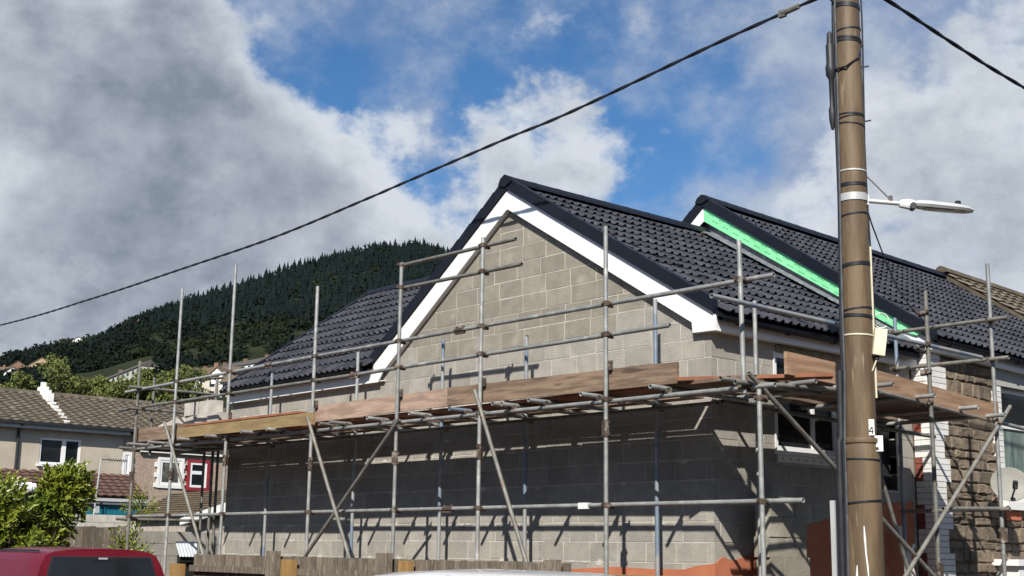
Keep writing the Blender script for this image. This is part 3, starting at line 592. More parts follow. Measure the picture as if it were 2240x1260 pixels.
# roof of the stone house
dk = MB().hexa([(XR, Y2 + .02, Z2 - .06), (0.40, Y2 + .02, Z2 - .06 - T2 * 3.788), (0.40, YE, Z2 - .06 - T2 * 3.788 + hz(YE)), (XR, YE, Z2 - .06 + hz(YE)),
                (XR, Y2 + .02, Z2 - .02), (0.40, Y2 + .02, Z2 - .02 - T2 * 3.788), (0.40, YE, Z2 - .02 - T2 * 3.788 + hz(YE)), (XR, YE, Z2 - .02 + hz(YE))]).build('roof_slope', PVC_BLACK, old)
xe = 0.46
tile_slope(dk, (xe, Y2 + .06, Z2 - T2 * (xe - XR)), (0, 1, G), (-c2, 0, s2), YE - Y2 - .05, (xe - XR) / c2 - .05)
MB().hexa([(XR, Y2 + .02, Z2 - .06), (-6.7, Y2 + .02, Z2 - .06 - T2 * 3.56), (-6.7, YE, Z2 - .2 - T2 * 3.56), (XR, YE, Z2 - .2), (XR, Y2 + .02, Z2 + .03), (-6.7, Y2 + .02, Z2 + .03 - T2 * 3.56), (-6.7, YE, Z2 - .12 - T2 * 3.56), (XR, YE, Z2 - .12)]).build('roof_slope', TILE, old)
verge(dk, (XR, 0, Z2 - .035), (0.42, 0, Z2 - .035 - T2 * 3.808), Y2 - 0.035, Y2 + 0.07, 0.165, n=13)
verge(dk, (XR, 0, Z2 - .037), (-4.6, 0, Z2 - .037 - T2 * 1.463), Y2 - 0.033, Y2 + 0.07, 0.165, n=5)
capped_ridge(dk, (XR, Y2 - .03, Z2 + .115), (XR, YE + .1, Z2 + .115 + hz(YE)), PVC_BLACK)
MB().prism([(XR - .13, Y2 - .06, Z2 + .035), (XR, Y2 - .06, Z2), (XR + .13, Y2 - .06, Z2 + .05), (XR + .085, Y2 - .06, Z2 + .11), (XR, Y2 - .06, Z2 + .15), (XR - .085, Y2 - .06, Z2 + .105)], (0, .05, 0)).build('ridge_end_cap', PVC_BLACK, dk)
ZG = Z2 - 0.045
gb = MB().prism([(XR, Y2, ZG), (0.24, Y2, ZG - T2 * 3.628), (0.17, Y2, ZG - 0.07 - T2 * 3.558), (-0.10, Y2, ZG - 0.14 - T2 * 3.288), (XR, Y2, ZG - .222)], (0, .02, 0)).build('barge_board', GREEN, old)
gb['label'] = 'barge board still in bright green protective film'
for i in range(17):                                               # faint printing along the film
    for r_, off in ((0, -0.05), (1, -0.125)):
        x = XR + 0.12 + i * 0.195 + r_ * 0.07; za = ZG + off - T2 * (x - XR); x1 = x + 0.085
        MB().prism([(x, Y2 - .0025, za), (x1, Y2 - .0025, za - T2 * .085), (x1, Y2 - .0025, za - T2 * .085 - .008), (x, Y2 - .0025, za - .008)], (0, .002, 0)).build('film_print', GREEN_INK, gb)
        MB().prism([(x - .016, Y2 - .0025, za + .012), (x - .004, Y2 - .0025, za + .006), (x - .004, Y2 - .0025, za - .014), (x - .016, Y2 - .0025, za - .008)], (0, .002, 0)).build('film_mark', GREEN_INK, gb)
wb = MB().prism([(XR - .002, Y2, ZG), (XR - .002, Y2, ZG - .222), (-3.95, Y2, ZG - .222 - T2 * .56), (-3.95, Y2, ZG - T2 * .56)], (0, .02, 0)).build('barge_board', PVC, old)
wb['label'] = 'short white barge board left of the ridge'
MB().prism([(-0.10, Y2 + .021, ZG - .145 - T2 * 3.288), (XR, Y2 + .021, ZG - .220), (XR, Y2 + .021, ZG - .207), (-0.10, Y2 + .021, ZG - .132 - T2 * 3.288)], (0, .085, 0)).build('soffit', PVC, gb)
f2 = MB().hexa([(0.325, Y2 + .03, 4.24), (0.345, Y2 + .03, 4.24), (0.345, YE, 4.24 + hz(YE)), (0.325, YE, 4.24 + hz(YE)), (0.325, Y2 + .03, 4.42), (0.345, Y2 + .03, 4.42), (0.345, YE, 4.42 + hz(YE)), (0.325, YE, 4.42 + hz(YE))]).build('fascia', PVC, old)
MB().hexa([(FX - .02, Y2 + .03, 4.24), (0.324, Y2 + .03, 4.24), (0.324, YE, 4.24 + hz(YE)), (FX - .02, YE, 4.24 + hz(YE)), (FX - .02, Y2 + .03, 4.255), (0.324, Y2 + .03, 4.255), (0.324, YE, 4.255 + hz(YE)), (FX - .02, YE, 4.255 + hz(YE))]).build('soffit', PVC, f2)
gutter(old, (0.408, Y2 + .08, 4.38), (0.408, YE, 4.38 + hz(YE)))
# white box end below the barge board
MB().prism([(-0.06, Y2 + .03, 4.27), (0.324, Y2 + .03, 4.24), (0.324, Y2 + .03, 4.44), (0.15, Y2 + .03, 4.54), (-0.06, Y2 + .03, 4.52)], (0, .055, 0)).build('box_end', PVC, old)
# lead flashing where the lower roof meets the gable
fl = MB(); n = 9
for i in range(n):
    a = XR + 0.05 + i * 3.36 / n; b = a + 3.36 / n + .03; za = ZT + .095 - TR * (a - XR); zb = ZT + .095 - TR * (b - XR)
    m = MB().hexa([(a, 4.015, za), (b, 4.015, zb), (b, 4.03, zb), (a, 4.03, za), (a, 4.013, za + .20), (b, 4.015, zb + .195), (b, 4.03, zb + .195), (a, 4.03, za + .20)])
    m.hexa([(a, 3.77, za + .012), (b, 3.77, zb + .012), (b, 4.014, zb + .022), (a, 4.014, za + .022), (a, 3.77, za + .022), (b, 3.77, zb + .02), (b, 4.014, zb + .034), (a, 4.014, za + .036)])
    m.build('lead_flashing', LEAD, old)

# third house: older brown roof beyond
th = thing('brown_roof_house', 'terrace house with weathered brown tiled roof beyond the black roof', 'house', (-2, 15, 0))
MB().box(-6.3, FX - 0.02, YE + .02, 24, 0, 4.1).build('wall', CREAM, th)
def stepped_roof(parent, O, u, v, length, slope, me_mat, gauge=0.33, w=0.30, roll=0.03, name='tile_courses'):
    u = Vector(u).normalized(); v = Vector(v).normalized(); nr = u.cross(v).normalized(); O = Vector(O); rows = int(slope / gauge + .5); c = int(length / (w / 4)); mb = MB()
    pr = (0, 0, 0.9, 0.9)
    for r in range(rows):
        o = len(mb.v)
        for i in range(c + 1):
            z = roll * pr[i % 4]; p = O + u * (i * w / 4)
            mb.v += [tuple(p + v * (r * gauge) + nr * (z + .012)), tuple(p + v * (r * gauge) + nr * (z + .045)), tuple(p + v * ((r + 1) * gauge + .02) + nr * (z + .008))]
        for i in range(c):
            a = o + i * 3; b = a + 3; mb.f += [(a, b, b + 1, a + 1), (a + 1, b + 1, b + 2, a + 2)]
    return mb.build(name, me_mat, parent, kind='stuff')
ZB = Z2 + hz(YE) + 0.14
rf = MB().hexa([(XR, YE + .03, ZB - .08), (.40, YE + .03, ZB - .08 - T2 * 3.788), (.40, 24, ZB - .38 - T2 * 3.788), (XR, 24, ZB - .38), (XR, YE + .03, ZB), (.40, YE + .03, ZB - T2 * 3.788), (.40, 24, ZB - .3 - T2 * 3.788), (XR, 24, ZB - .3)]).build('roof_slope', TILE_OLD, th)
stepped_roof(rf, (.46, YE + .03, ZB - T2 * (.46 - XR)), (0, 1, G), (-c2, 0, s2), 13.4, (.46 - XR) / c2, TILE_OLD)
capped_ridge(rf, (XR, YE + .03, ZB + .09), (XR, 24, ZB - .26), TILE_OLD, name='ridge_tile')
MB().hexa([(XR, YE + .03, ZB - .08), (-6.6, YE + .03, ZB - .08 - T2 * 3.46), (-6.6, 24, ZB - .38 - T2 * 3.46), (XR, 24, ZB - .38), (XR, YE + .03, ZB), (-6.6, YE + .03, ZB - T2 * 3.46), (-6.6, 24, ZB - .3 - T2 * 3.46), (XR, 24, ZB - .3)]).build('roof_slope', TILE_OLD, th)

# ------------------------------------------------------------------ scaffold
scf = thing('scaffold', 'galvanised tube scaffold with timber boards wrapped round the block extension', 'scaffold', (-4, -1, 0))
TRD = 0.0242
def tb(name, a, b, m=GALV, r=TRD): return MB().tube(a, b, r, n=12, hollow=True).build(name, m, scf, smooth=True)
# coupler prototype: two crossed collars with bolts
cp = MB().tube((0, 0, -.03), (0, 0, .03), .033, n=10).tube((-.035, .052, 0), (.035, .052, 0), .033, n=10)
cp.box(-.045, -.026, -.045, .02, -.012, .012).box(-.06, -.04, -.02, .0, -.028, .028).box(-.02, .02, .035, .1, -.045, -.03).box(-.012, .012, .085, .105, -.03, .03).box(.03, .062, .02, .035, -.012, .012)
CPL = cp.mesh('coupler', RUST)
def couple(p, out=(0, 1, 0), flip=False):
    y = Vector(out).normalized(); z = Vector((0, 0, 1)); x = y.cross(z)
    inst('coupler', CPL, frame(p, x, y, z) @ Matrix.Rotation(random.uniform(-.12, .12), 4, 'Z') @ Matrix.Diagonal((.9, 1, .85, 1)), scf)
SLV = MB().tube((0, 0, -.09), (0, 0, .09), .031, n=10).box(-.045, .045, -.012, .012, -.075, -.045).box(-.045, .045, -.012, .012, .045, .075).box(.026, .048, -.02, .02, -.08, .08).mesh('sleeve_coupler', RUST)
def sleeve(p, axis='z', rot=0.0):
    M = Matrix.Translation(p) @ (Matrix.Rotation(rot, 4, 'Z') if axis == 'z' else Matrix.Rotation(math.pi / 2, 4, 'Y')); inst('sleeve_coupler', SLV, M, scf)
YO = -1.30
OUT = [(-11.40, 4.68, GALV_OLD), (-10.04, 5.74, GALV), (-8.34, 5.88, GALV), (-6.0, 5.21, GALV), (-4.055, 5.21, GALV), (-2.425, 5.30, GALV), (-0.357, 5.07, GALV)]
for i, (x, zt, m) in enumerate(OUT):
    dx = random.uniform(-.01, .01); tb('standard', (x, YO, 0.08), (x + dx, YO, zt), m)
    MB().box(x - .07, x + .07, YO - .07, YO + .07, 0.06, 0.075).build('base_plate', RUST, scf)
tb('standard', (1.66, YO, 0.08), (1.65, YO, 3.13), GALV)
tb('standard', (1.49, YO - .02, 3.10), (1.463, YO - .02, 4.60), GALV)
for (x, zt, m) in [(-8.70, 4.32, GALV_BLUE), (-6.34, 4.42, GALV_BLUE), (-4.35, 4.38, GALV_BLUE), (-2.68, 4.25, GALV_BLUE), (-0.52, 4.42, GALV_BLUE)]:
    tb('standard', (x, -.335, .08), (x - .01, -.335, zt), m); couple((x, -.335, 3.19), (0, 1, 0))
tb('standard', (.335, .36, .08), (.33, .36, 4.38), GALV)
tb('standard', (.335, 3.19, .08), (.33, 3.19, 4.55), GALV_BLUE)
tb('standard', (1.605, 1.79, .08), (1.60, 1.80, 4.52), GALV_OLD)
tb('standard', (1.60, 3.19, .08), (1.60, 3.22, 5.06), GALV)
# left return
tb('standard', (-11.36, -1.03, 3.10), (-11.36, -1.04, 4.42), GALV_OLD)
for (y, zt) in ((-.36, 4.1), (-.2, 4.42), (-.10, 4.0)): tb('standard', (-10.72, y, .08), (-10.72, y, zt), GALV_OLD)
# front rails and ledgers
def rail(name, a, b, m=GALV): return tb(name, a, b, m)
YR = YO + .052
rail('guard_rail', (-11.98, YR, 4.20), (-7.3, YR, 4.225), GALV); rail('guard_rail', (-7.28, YR, 4.225), (-2.9, YR, 4.23), GALV); rail('guard_rail', (-2.88, YR, 4.23), (1.82, YR, 4.215), GALV)
rail('guard_rail', (-12.2, YR, 3.90), (-5.1, YR, 3.88), GALV_OLD); rail('guard_rail', (-5.08, YR, 3.88), (.50, YR, 3.885), GALV)
sleeve((-7.29, YR, 4.225), 'x'); sleeve((-2.89, YR, 4.23), 'x'); sleeve((-5.09, YR, 3.88), 'x')
rail('guard_rail', (-4.10, YR, 5.225), (-1.89, YR, 5.20), GALV_OLD); rail('guard_rail', (-4.12, YR, 4.92), (-1.78, YR, 4.88), GALV_OLD)
rail('ledger', (-11.7, YR, 3.19), (-5.9, YR, 3.185), GALV); rail('ledger', (-5.88, YR, 3.185), (1.80, YR, 3.165), GALV)
rail('ledger', (-11.7, -.385, 3.19), (.4, -.385, 3.17), GALV_OLD)
rail('ledger', (-11.6, YR, 2.078), (-3.05, YR, 2.085), GALV); rail('ledger', (-3.03, YR, 2.085), (2.08, YR, 2.088), GALV); sleeve((-3.04, YR, 2.085), 'x')
MB().box(-.80, -.66, YR - .032, YR + .032, 2.05, 2.115).build('tape_wrap', WHITE, scf)
for x, zt, m in OUT:
    for z in (4.22, 3.885, 3.188, 2.085): couple((x, YO, z))
    sleeve((x, YO, 2.78 + (0.1 if int(x * 10) % 2 else -.05)), 'z', random.random() * 6)
for z in (5.22, 4.92): couple((-4.055, YO, z))
for z in (5.205, 4.885): couple((-2.425, YO, z))
couple((1.463, YO - .02, 4.21)); couple((1.485, YO - .02, 3.165)); couple((1.655, YO, 2.088)); couple((1.655, YO, 3.05))
# toe-board clips on the outer standards
for x, zt, m in OUT[2:]: MB().box(x - .04, x + .04, YO + .024, YO + .06, 3.50, 3.60).build('toe_board_clip', RUST, scf)
# transoms across the front platform
for x, m, y0 in [(-11.0, GALV, -1.62), (-10.40, GALV, -1.55), (-9.39, GALV, -1.55), (-8.53, GALV, -1.55), (-7.46, GALV_BLUE, -1.56), (-6.83, GALV, -1.52), (-5.55, GALV_OLD, -1.48), (-5.25, GALV, -1.52), (-4.42, GALV, -1.50), (-3.53, GALV, -1.50), (-2.75, GALV_BLUE, -1.50), (-1.95, GALV, -1.52), (-1.90, GALV, -1.42), (-1.36, GALV_BLUE, -1.50), (-.54, GALV, -1.50), (.45, GALV, -1.50), (1.35, GALV_OLD, -1.5)]:
    t = random.uniform(-.03, .03)
    tb('transom', (x, y0, 3.24), (x + t - .02, -.06 if x < .4 else .1, 3.235), m); MB().tube((x - .03, YR, 3.215), (x + .03, YR, 3.215), .036, n=10).build('coupler', RUST, scf)
# platform boards
def plank(name, x0, x1, y0, y1, z0, m, h=.038, s=0.0):
    return MB().hexa([(x0, y0, z0), (x1, y0, z0 + s), (x1, y1, z0 + s), (x0, y1, z0), (x0, y0, z0 + h), (x1, y0, z0 + s + h), (x1, y1, z0 + s + h), (x0, y1, z0 + h)]).build(name, m, scf)
rp = random.Random(4)
for i, (y0, y1) in enumerate(((-1.175, -.955), (-.945, -.725), (-.715, -.495), (-.488, -.405), (-.298, -.085))):
    x = -11.75 + rp.uniform(0, .5)
    for j, ln in enumerate((3.9, 3.9, 3.9, 2.4)):
        x1 = min(x + ln, 1.30 if i < 4 else -.02)
        if i == 3 and j == 1: x1 = x + 1.2
        if i == 3 and j == 2: x += 2.9; x1 = x + 1.6
        if x1 - x > .3: plank('platform_board', x, x1 - .02, y0 + rp.uniform(-.006, .006), y1 + rp.uniform(-.006, .006), 3.268 + rp.uniform(0, .008), BOARD_RED if (i == 0 and j in (1, 2)) else BOARD)
        x = x1
# toe boards
YT = YO + .055
def toe(x0, x1, z0, z1, m, y=YT, h=.22): return MB().hexa([(x0, y, z0), (x1, y, z1), (x1, y + .038, z1), (x0, y + .038, z0), (x0, y, z0 + h), (x1, y, z1 + h), (x1, y + .038, z1 + h), (x0, y + .038, z0 + h)]).build('toe_board', m, scf)
toe(-3.12, .57, 3.325, 3.285, BOARD, YT + .01); toe(-6.05, -3.13, 3.31, 3.32, BOARD_PALE, YT + .012); toe(-9.75, -5.85, 3.275, 3.255, BOARD_TAN, YT - .14, .165)
MB().hexa([(-9.6, YT - .12, 3.455), (-6.3, YT - .12, 3.44), (-6.3, YT + .05, 3.44), (-9.6, YT + .05, 3.455), (-9.6, YT - .12, 3.485), (-6.3, YT - .12, 3.47), (-6.3, YT + .05, 3.47), (-9.6, YT + .05, 3.485)]).build('toe_board', BOARD_RED, scf)
toe(-11.55, -9.77, 3.32, 3.30, BOARD, YT + .02, .22); toe(-11.5, -9.8, 3.335, 3.32, BOARD, -.42, .2)
# end rails on the left return
for z in (4.22, 3.86): rail('guard_rail', (-11.34, -1.5, z), (-11.34, .25, z + .01), GALV_OLD)
rail('ledger', (-11.46, -1.5, 2.03), (-11.46, .15, 2.04), GALV_OLD); rail('ledger', (-11.45, -1.55, 3.2), (-11.45, .3, 3.2), GALV_OLD)
# braces
for a, b, m in [((-3.93, -1.36, 3.20), (-6.75, -1.36, .80), GALV_OLD), ((-5.99, -1.385, 3.36), (-4.30, -1.385, .55), GALV_OLD), ((-2.43, -1.385, 3.45), (-1.0, -1.385, .45), GALV_OLD), ((-10.25, -1.36, 3.56), (-8.15, -1.36, .7), GALV_OLD)]: tb('brace', a, b, m)
tb('brace', (1.60, -1.39, 3.28), (1.67, 2.35, .93), GALV_OLD)
tb('brace', (1.66, 3.45, 3.36), (1.66, .55, 1.0), GALV_OLD)
tb('brace', (.95, 1.45, 3.2), (.75, 2.95, .6), GALV_OLD)
# side platform along the street wall
XO = 1.60; XRr = XO - .052
rail('guard_rail', (XO + .05, -1.97, 3.935), (XRr, 3.05, 3.91), GALV_BLUE)
rail('ledger', (XRr, .5, 3.335), (XRr, 3.3, 3.175), GALV); rail('ledger', (XRr, 3.28, 3.176), (XRr, 5.0, 3.08), GALV)
rail('ledger', (XRr - .02, -1.5, 3.19), (XRr, .9, 3.30), GALV_OLD)
rail('guard_rail', (.28, 3.14, 4.357), (1.86, 3.14, 4.365), GALV_OLD); rail('guard_rail', (.28, 3.14, 3.899), (1.84, 3.14, 3.892), GALV_OLD)
rail('ledger', (1.62, 1.9, 2.12), (1.62, 3.3, 2.16), GALV_OLD); rail('ledger', (.33, 3.13, 2.14), (1.75, 3.13, 2.15), GALV_OLD)
rail('ledger', (.385, -.3, 3.19), (.385, 3.9, 3.10), GALV_OLD)
for p in ((1.60, 1.795, 4.28), (1.60, 1.795, 3.92), (1.60, 1.795, 3.27), (1.60, 3.205, 3.2), (1.60, 1.795, 3.61)): couple(p, (-1, 0, 0))
for p in ((1.60, 3.21, 4.36), (1.60, 3.21, 3.895), (.333, 3.19, 4.357), (.333, 3.19, 3.899)): couple(p, (0, -1, 0))
sleeve((1.605, 3.2, 1.86), 'z'); sleeve((1.60, 1.79, 1.45), 'z')
for y, z in ((.75, 3.36), (1.55, 3.31), (2.45, 3.26), (3.05, 3.22), (-.6, 3.26), (.1, 3.29)): tb('transom', (1.80, y, z), (.05, y + .03, z - .01), GALV)
for i, (xa, xb) in enumerate(((1.27, 1.49), (1.04, 1.26), (.81, 1.03), (.58, .80), (.42, .57), (.06, .28))):
    for (ya, yb, za, zb) in ((-.45 + rp.uniform(0, .3), 1.2, 3.32, 3.345), (1.21, 3.3 + rp.uniform(0, .2), 3.345, 3.255)):
        MB().hexa([(xa, ya, za), (xb, ya, za), (xb, yb, zb), (xa, yb, zb), (xa, ya, za + .038), (xb, ya, za + .038), (xb, yb, zb + .038), (xa, yb, zb + .038)]).build('platform_board', BOARD, scf)
# corner boards lying across
for j, (a, b) in enumerate((((.2, -1.15, 3.325), (1.55, .35, 3.36)), ((.55, -1.2, 3.32), (1.75, -.25, 3.35)))):
    MB().beam(a, b, .225, .036).build('platform_board', BOARD_RED if j else BOARD, scf)
def side_toe(x, y0, y1, z0, z1, h, m): return MB().hexa([(x, y0, z0), (x + .036, y0, z0), (x + .036, y1, z1), (x, y1, z1), (x, y0, z0 + h), (x + .036, y0, z0 + h), (x + .036, y1, z1 + h), (x, y1, z1 + h)]).build('toe_board', m, scf)
side_toe(XO - .065, .30, 3.18, 3.345, 3.165, .22, PLY)
side_toe(XO - .10, -.70, .28, 3.345, 3.315, .225, PLY)
MB().box(1.45, 1.63, 3.19, 3.226, 3.18, 3.40).build('toe_board', BOARD, scf)

# ------------------------------------------------------------------ utility pole, lamp, cables
PX, PY = 2.56, -1.0
RT = Vector((0.664, 0.747, 0)).normalized(); TOC = Vector((0.55, -0.835, 0)).normalized()    # along the kerb line, towards the road
def pc(z): return Vector((2.540 + (z - 1.43) * 0.0058, PY, z))    # the pole leans slightly
def pr(z): return 0.168 - (z - 0) * 0.003 if z < 2.63 else 0.138 - (z - 2.63) * 0.0048
pole = thing('utility_pole', 'tall brown painted steel utility pole strapped with black cables', 'pole', (PX, PY, 0))
prof = [0.0, 1.2, 2.4, 2.60]
MB().path([pc(z) for z in prof] + [pc(2.632)], [pr(z) for z in prof] + [0.150], n=28).build('lower_shaft', POLE, pole, smooth=True)
MB().path([pc(2.60), pc(4.0), pc(5.5), pc(7.0), pc(8.2)], [0.1385, 0.1315, 0.1242, 0.117, 0.111], n=28).build('upper_shaft', POLE, pole, smooth=True)
lathe([(0.150, 2.585), (0.170, 2.59), (0.174, 2.61), (0.170, 2.632), (0.14, 2.642)], (pc(2.6).x, PY, 0), 28).build('collar', POLE, pole, smooth=True)
def band(z, h, m, t=0.006, dip=0.0):
    c = pc(z); r = pr(z) + t; n = 28; vs_, fs = [], []
    for rr, dz in ((r - 0.006, -h / 2), (r, -h / 2), (r, h / 2), (r - 0.006, h / 2)):
        vs_ += [(c.x + rr * math.cos(6.2832 * k / n), c.y + rr * math.sin(6.2832 * k / n), c.z + dz + dip * math.sin(6.2832 * k / n + 1.0)) for k in range(n)]
    for i in range(3): fs += [(i * n + k, i * n + (k + 1) % n, (i + 1) * n + (k + 1) % n, (i + 1) * n + k) for k in range(n)]
    return MB().add(vs_, fs).build('band', m, pole, smooth=True)
for z, h, m in ((7.05, .05, CABLE), (6.76, .045, CABLE), (6.517, .014, CABLE), (6.43, .02, CABLE), (6.40, .02, CABLE), (5.67, .012, CABLE), (5.645, .012, CABLE), (5.575, .012, CABLE), (5.12, .014, LAMPGREY), (4.985, .032, CABLE), (4.70, .014, CABLE), (4.225, .034, CABLE), (3.81, .014, CABLE), (3.745, .030, CABLE), (3.57, .014, PLASTIC_CREAM), (2.445, .014, CABLE), (2.07, .018, CABLE)):
    band(z, h, m, dip=random.uniform(-.02, .02))
for z in (6.16, 5.62): MB().tube(pc(z) + RT * (pr(z) - .01), pc(z) + RT * (pr(z) + .07) + Vector((0, 0, .015)), .008, n=6).build('band_tail', CABLE, pole)
# paint runs on the lower shaft
for pts in ([(0.0, 1.86), (0.004, 1.75), (0.010, 1.62), (0.022, 1.50), (0.028, 1.38), (0.034, 1.2)], [(-0.075, 1.52), (-0.078, 1.42), (-0.08, 1.3)]):
    P = [];
    for o_, z in pts:
        a = o_ / 0.165; d = TOC * math.cos(a) + RT * math.sin(a); P.append(pc(z) + d * (pr(z) + 0.0005))
    MB().path(P, [0.004, 0.011, 0.008, 0.010, 0.008, 0.009][:len(P)], n=6).build('paint_run', WHITE, pole)
# cable runs clipped to the pole
def run(name, pts, r, m, lab, n=8):
    o = MB().path([pc(z) + d * (pr(z) + off) for d, off, z in pts], r, n).build(name, m, smooth=True); return tag(o, lab, 'cable')
LFT = (-RT + TOC * 0.1).normalized(); LF2 = (-RT + TOC * 0.35).normalized(); RGT = (RT + TOC * 0.1).normalized(); RG2 = (RT + TOC * .3).normalized()
zz = [8.0, 7.2, 6.6, 6.1, 5.4, 4.9, 4.2, 3.7, 3.2, 2.6, 2.2, 1.5, .05]
run('riser_cable', [(LFT, .016 + .008 * math.sin(z * 2.3), z) for z in zz], .0145, CABLE, 'thick black riser cable down the left side of the brown pole')
run('riser_cable', [(LF2, .012 + .006 * math.sin(z * 1.7 + 1), z) for z in zz], .010, CABLE_GREY, 'thinner grey riser cable beside the thick one on the brown pole')
run('service_cable', [(RGT, .010 + .012 * math.sin(z * 2.1), z) for z in zz[:8] + [3.4]], .0085, CABLE, 'slim black cable down the right side of the brown pole')
run('earth_strip', [(RG2, .010, z) for z in (4.4, 4.0, 3.6, 3.3, 3.0)], .010, PLASTIC_CREAM, 'cream cable strip on the right side of the pole above the box')
run('black_duct', [(LFT, .045, z) for z in (3.25, 2.65, 2.6, 1.8, 1.2, .05)], .030, BLACKPLASTIC, 'black plastic duct at the foot of the brown pole', 12)
j = lathe([(0.012, -.62), (0.018, -.60), (0.03, -.52), (0.032, -.42), (0.02, -.38), (0.022, -.12), (0.045, -.08), (0.05, 0), (0.038, .04), (0.04, .22), (0.03, .24), (0.025, .34), (0.012, .36)], tuple(pc(6.15) + LFT * (pr(6.15) + .056)), 12).build('cable_joint', BLACKPLASTIC, smooth=True)
tag(j, 'black moulded cable joint hanging left of the pole near its top', 'cable joint')
P = [pc(6.15) + LFT * (pr(6.1) + .06), pc(6.12) + LF2 * (pr(6.1) + .03), pc(6.12) + TOC * (pr(6.1) + .02) - RT * .02, pc(6.22) + (TOC + RT * .8).normalized() * (pr(6.2) + .015), pc(6.40) + (TOC * .4 + RT).normalized() * (pr(6.3) + .012)]
tag(MB().path(P, .010, 6).build('jumper_cable', CABLE, smooth=True), 'short black jumper cable curving across the top of the pole', 'cable')
for i in range(3):
    P = [pc(7.3) + LFT * .16, pc(7.05) + LFT * (.30 + i * .03), pc(6.88 + i * .03) + LFT * (.20 + .03 * i) + TOC * .04, pc(6.80) + LF2 * .14]
    tag(MB().path(P, .012, 6).build('drip_loop', CABLE, smooth=True), ('inner', 'middle', 'outer')[i] + ' black drip loop at the top left of the pole', 'cable', 'drip loops at the pole top')
# overhead lines
def twisted(name, pts, lab, r=.0145, off=.007, pitch=.8):
    P = []; n = len(pts) - 1
    for i in range(n):
        p0, p1, p2, p3 = [Vector(pts[max(0, min(n, i + k))]) for k in (-1, 0, 1, 2)]
        steps = max(6, int((p2 - p1).length / .085))
        for s in range(steps):
            t = s / steps; P.append(.5 * ((2 * p1) + (-p0 + p2) * t + (2 * p0 - 5 * p1 + 4 * p2 - p3) * t * t + (-p0 + 3 * p1 - 3 * p2 + p3) * t ** 3))
    P.append(Vector(pts[-1])); d = (Vector(pts[-1]) - Vector(pts[0])).normalized(); s_ = d.cross(Vector((0, 0, 1))).normalized(); mb = MB(); L_ = 0
    ph = [0]
    for a, b in zip(P, P[1:]): ph.append(ph[-1] + (b - a).length / pitch * 6.283)
    for k in (0, math.pi): mb.path([p + (s_ * math.cos(a + k) + Vector((0, 0, 1)) * math.sin(a + k)) * off for p, a in zip(P, ph)], r, 6)
    o = mb.build(name, CABLE, smooth=True); return tag(o, lab, 'cable')
twisted('overhead_line', [(2.50, -1, 6.985), (1.12, -.94, 6.92), (-1.39, -.84, 6.74), (-2.66, -.786, 6.70), (-4.85, -.70, 6.605), (-5.79, -.66, 6.565), (-8.45, -.55, 6.475), (-11.78, -.41, 6.49), (-16.03, -.24, 6.53), (-21.66, -.01, 6.68), (-36, .6, 7.4)], 'long twisted black overhead line running left from the pole over the gable')
twisted('overhead_line', [(2.60, -.92, 7.02), (2.70, -.497, 6.955), (2.70, .858, 6.83), (2.70, 2.206, 6.735), (2.70, 7, 6.5), (2.7, 16, 6.5)], 'black overhead line leaving the pole towards the right edge')
tag(MB().path([(2.66, -.95, 4.80), (2.3, -.3, 4.79), (1.5, 1.213, 4.74), (.9, 2.4, 4.70), (.56, 3.2, 4.66), (.52, 3.60, 4.50), (.55, 3.64, 4.30)], .0085, 6).build('service_drop', CABLE), 'thin black service wire from the lamp bracket to the green-trimmed roof', 'cable')
clamp = MB().tube((2.02, -1.0, 6.955), (1.82, -1.0, 6.94), .03, n=8).box(1.78, 1.86, -1.02, -.98, 6.90, 6.97).build('line_clamp', GALV_OLD); tag(clamp, 'metal tension clamp gripping the overhead line beside the pole top', 'clamp')
# street lamp on its bracket
lamp = thing('street_lamp', 'grey street lamp head on a short bracket arm clamped to the pole', 'street lamp', (2.6, -.93, 4.86))
LD = (Vector((3.346, -.34, 4.74)) - Vector((2.56, -1.0, 4.86))).normalized(); LS = LD.cross(Vector((0, 0, 1))).normalized(); LU = LS.cross(LD)
c = pc(4.865); n = 28; r = pr(4.86) + .004; vs_ = [];
for rr, dz in ((r - .005, -.035), (r + .004, -.035), (r + .004, .035), (r - .005, .035)): vs_ += [(c.x + rr * math.cos(6.2832 * k / n), c.y + rr * math.sin(6.2832 * k / n), c.z + dz) for k in range(n)]
MB().add(vs_, [(i * n + k, i * n + (k + 1) % n, (i + 1) * n + (k + 1) % n, (i + 1) * n + k) for i in range(3) for k in range(n)]).build('bracket_band', LAMPGREY, lamp, smooth=True)
a0 = Vector((2.56, -1.0, 4.86)) + LD * .12; a1 = a0 + LD * .32
MB().tube(a0, a1, .021, n=12).build('arm', LAMPGREY, lamp, smooth=True)
MB().beam(a0 - LD * .03, a0 + LD * .02, .07, .09).build('arm_plate', LAMPGREY, lamp)
MB().tube(pc(5.10) + LD * .13, a0 + LD * .23 + Vector((0, 0, .02)), .008, n=8).build('stay_rod', GALV_OLD, lamp)
MB().box(a0.x + LD.x * .22 - .015, a0.x + LD.x * .22 + .015, a0.y + LD.y * .22 - .015, a0.y + LD.y * .22 + .015, a0.z - .035, a0.z + .04).build('stay_clip', GALV_OLD, lamp)
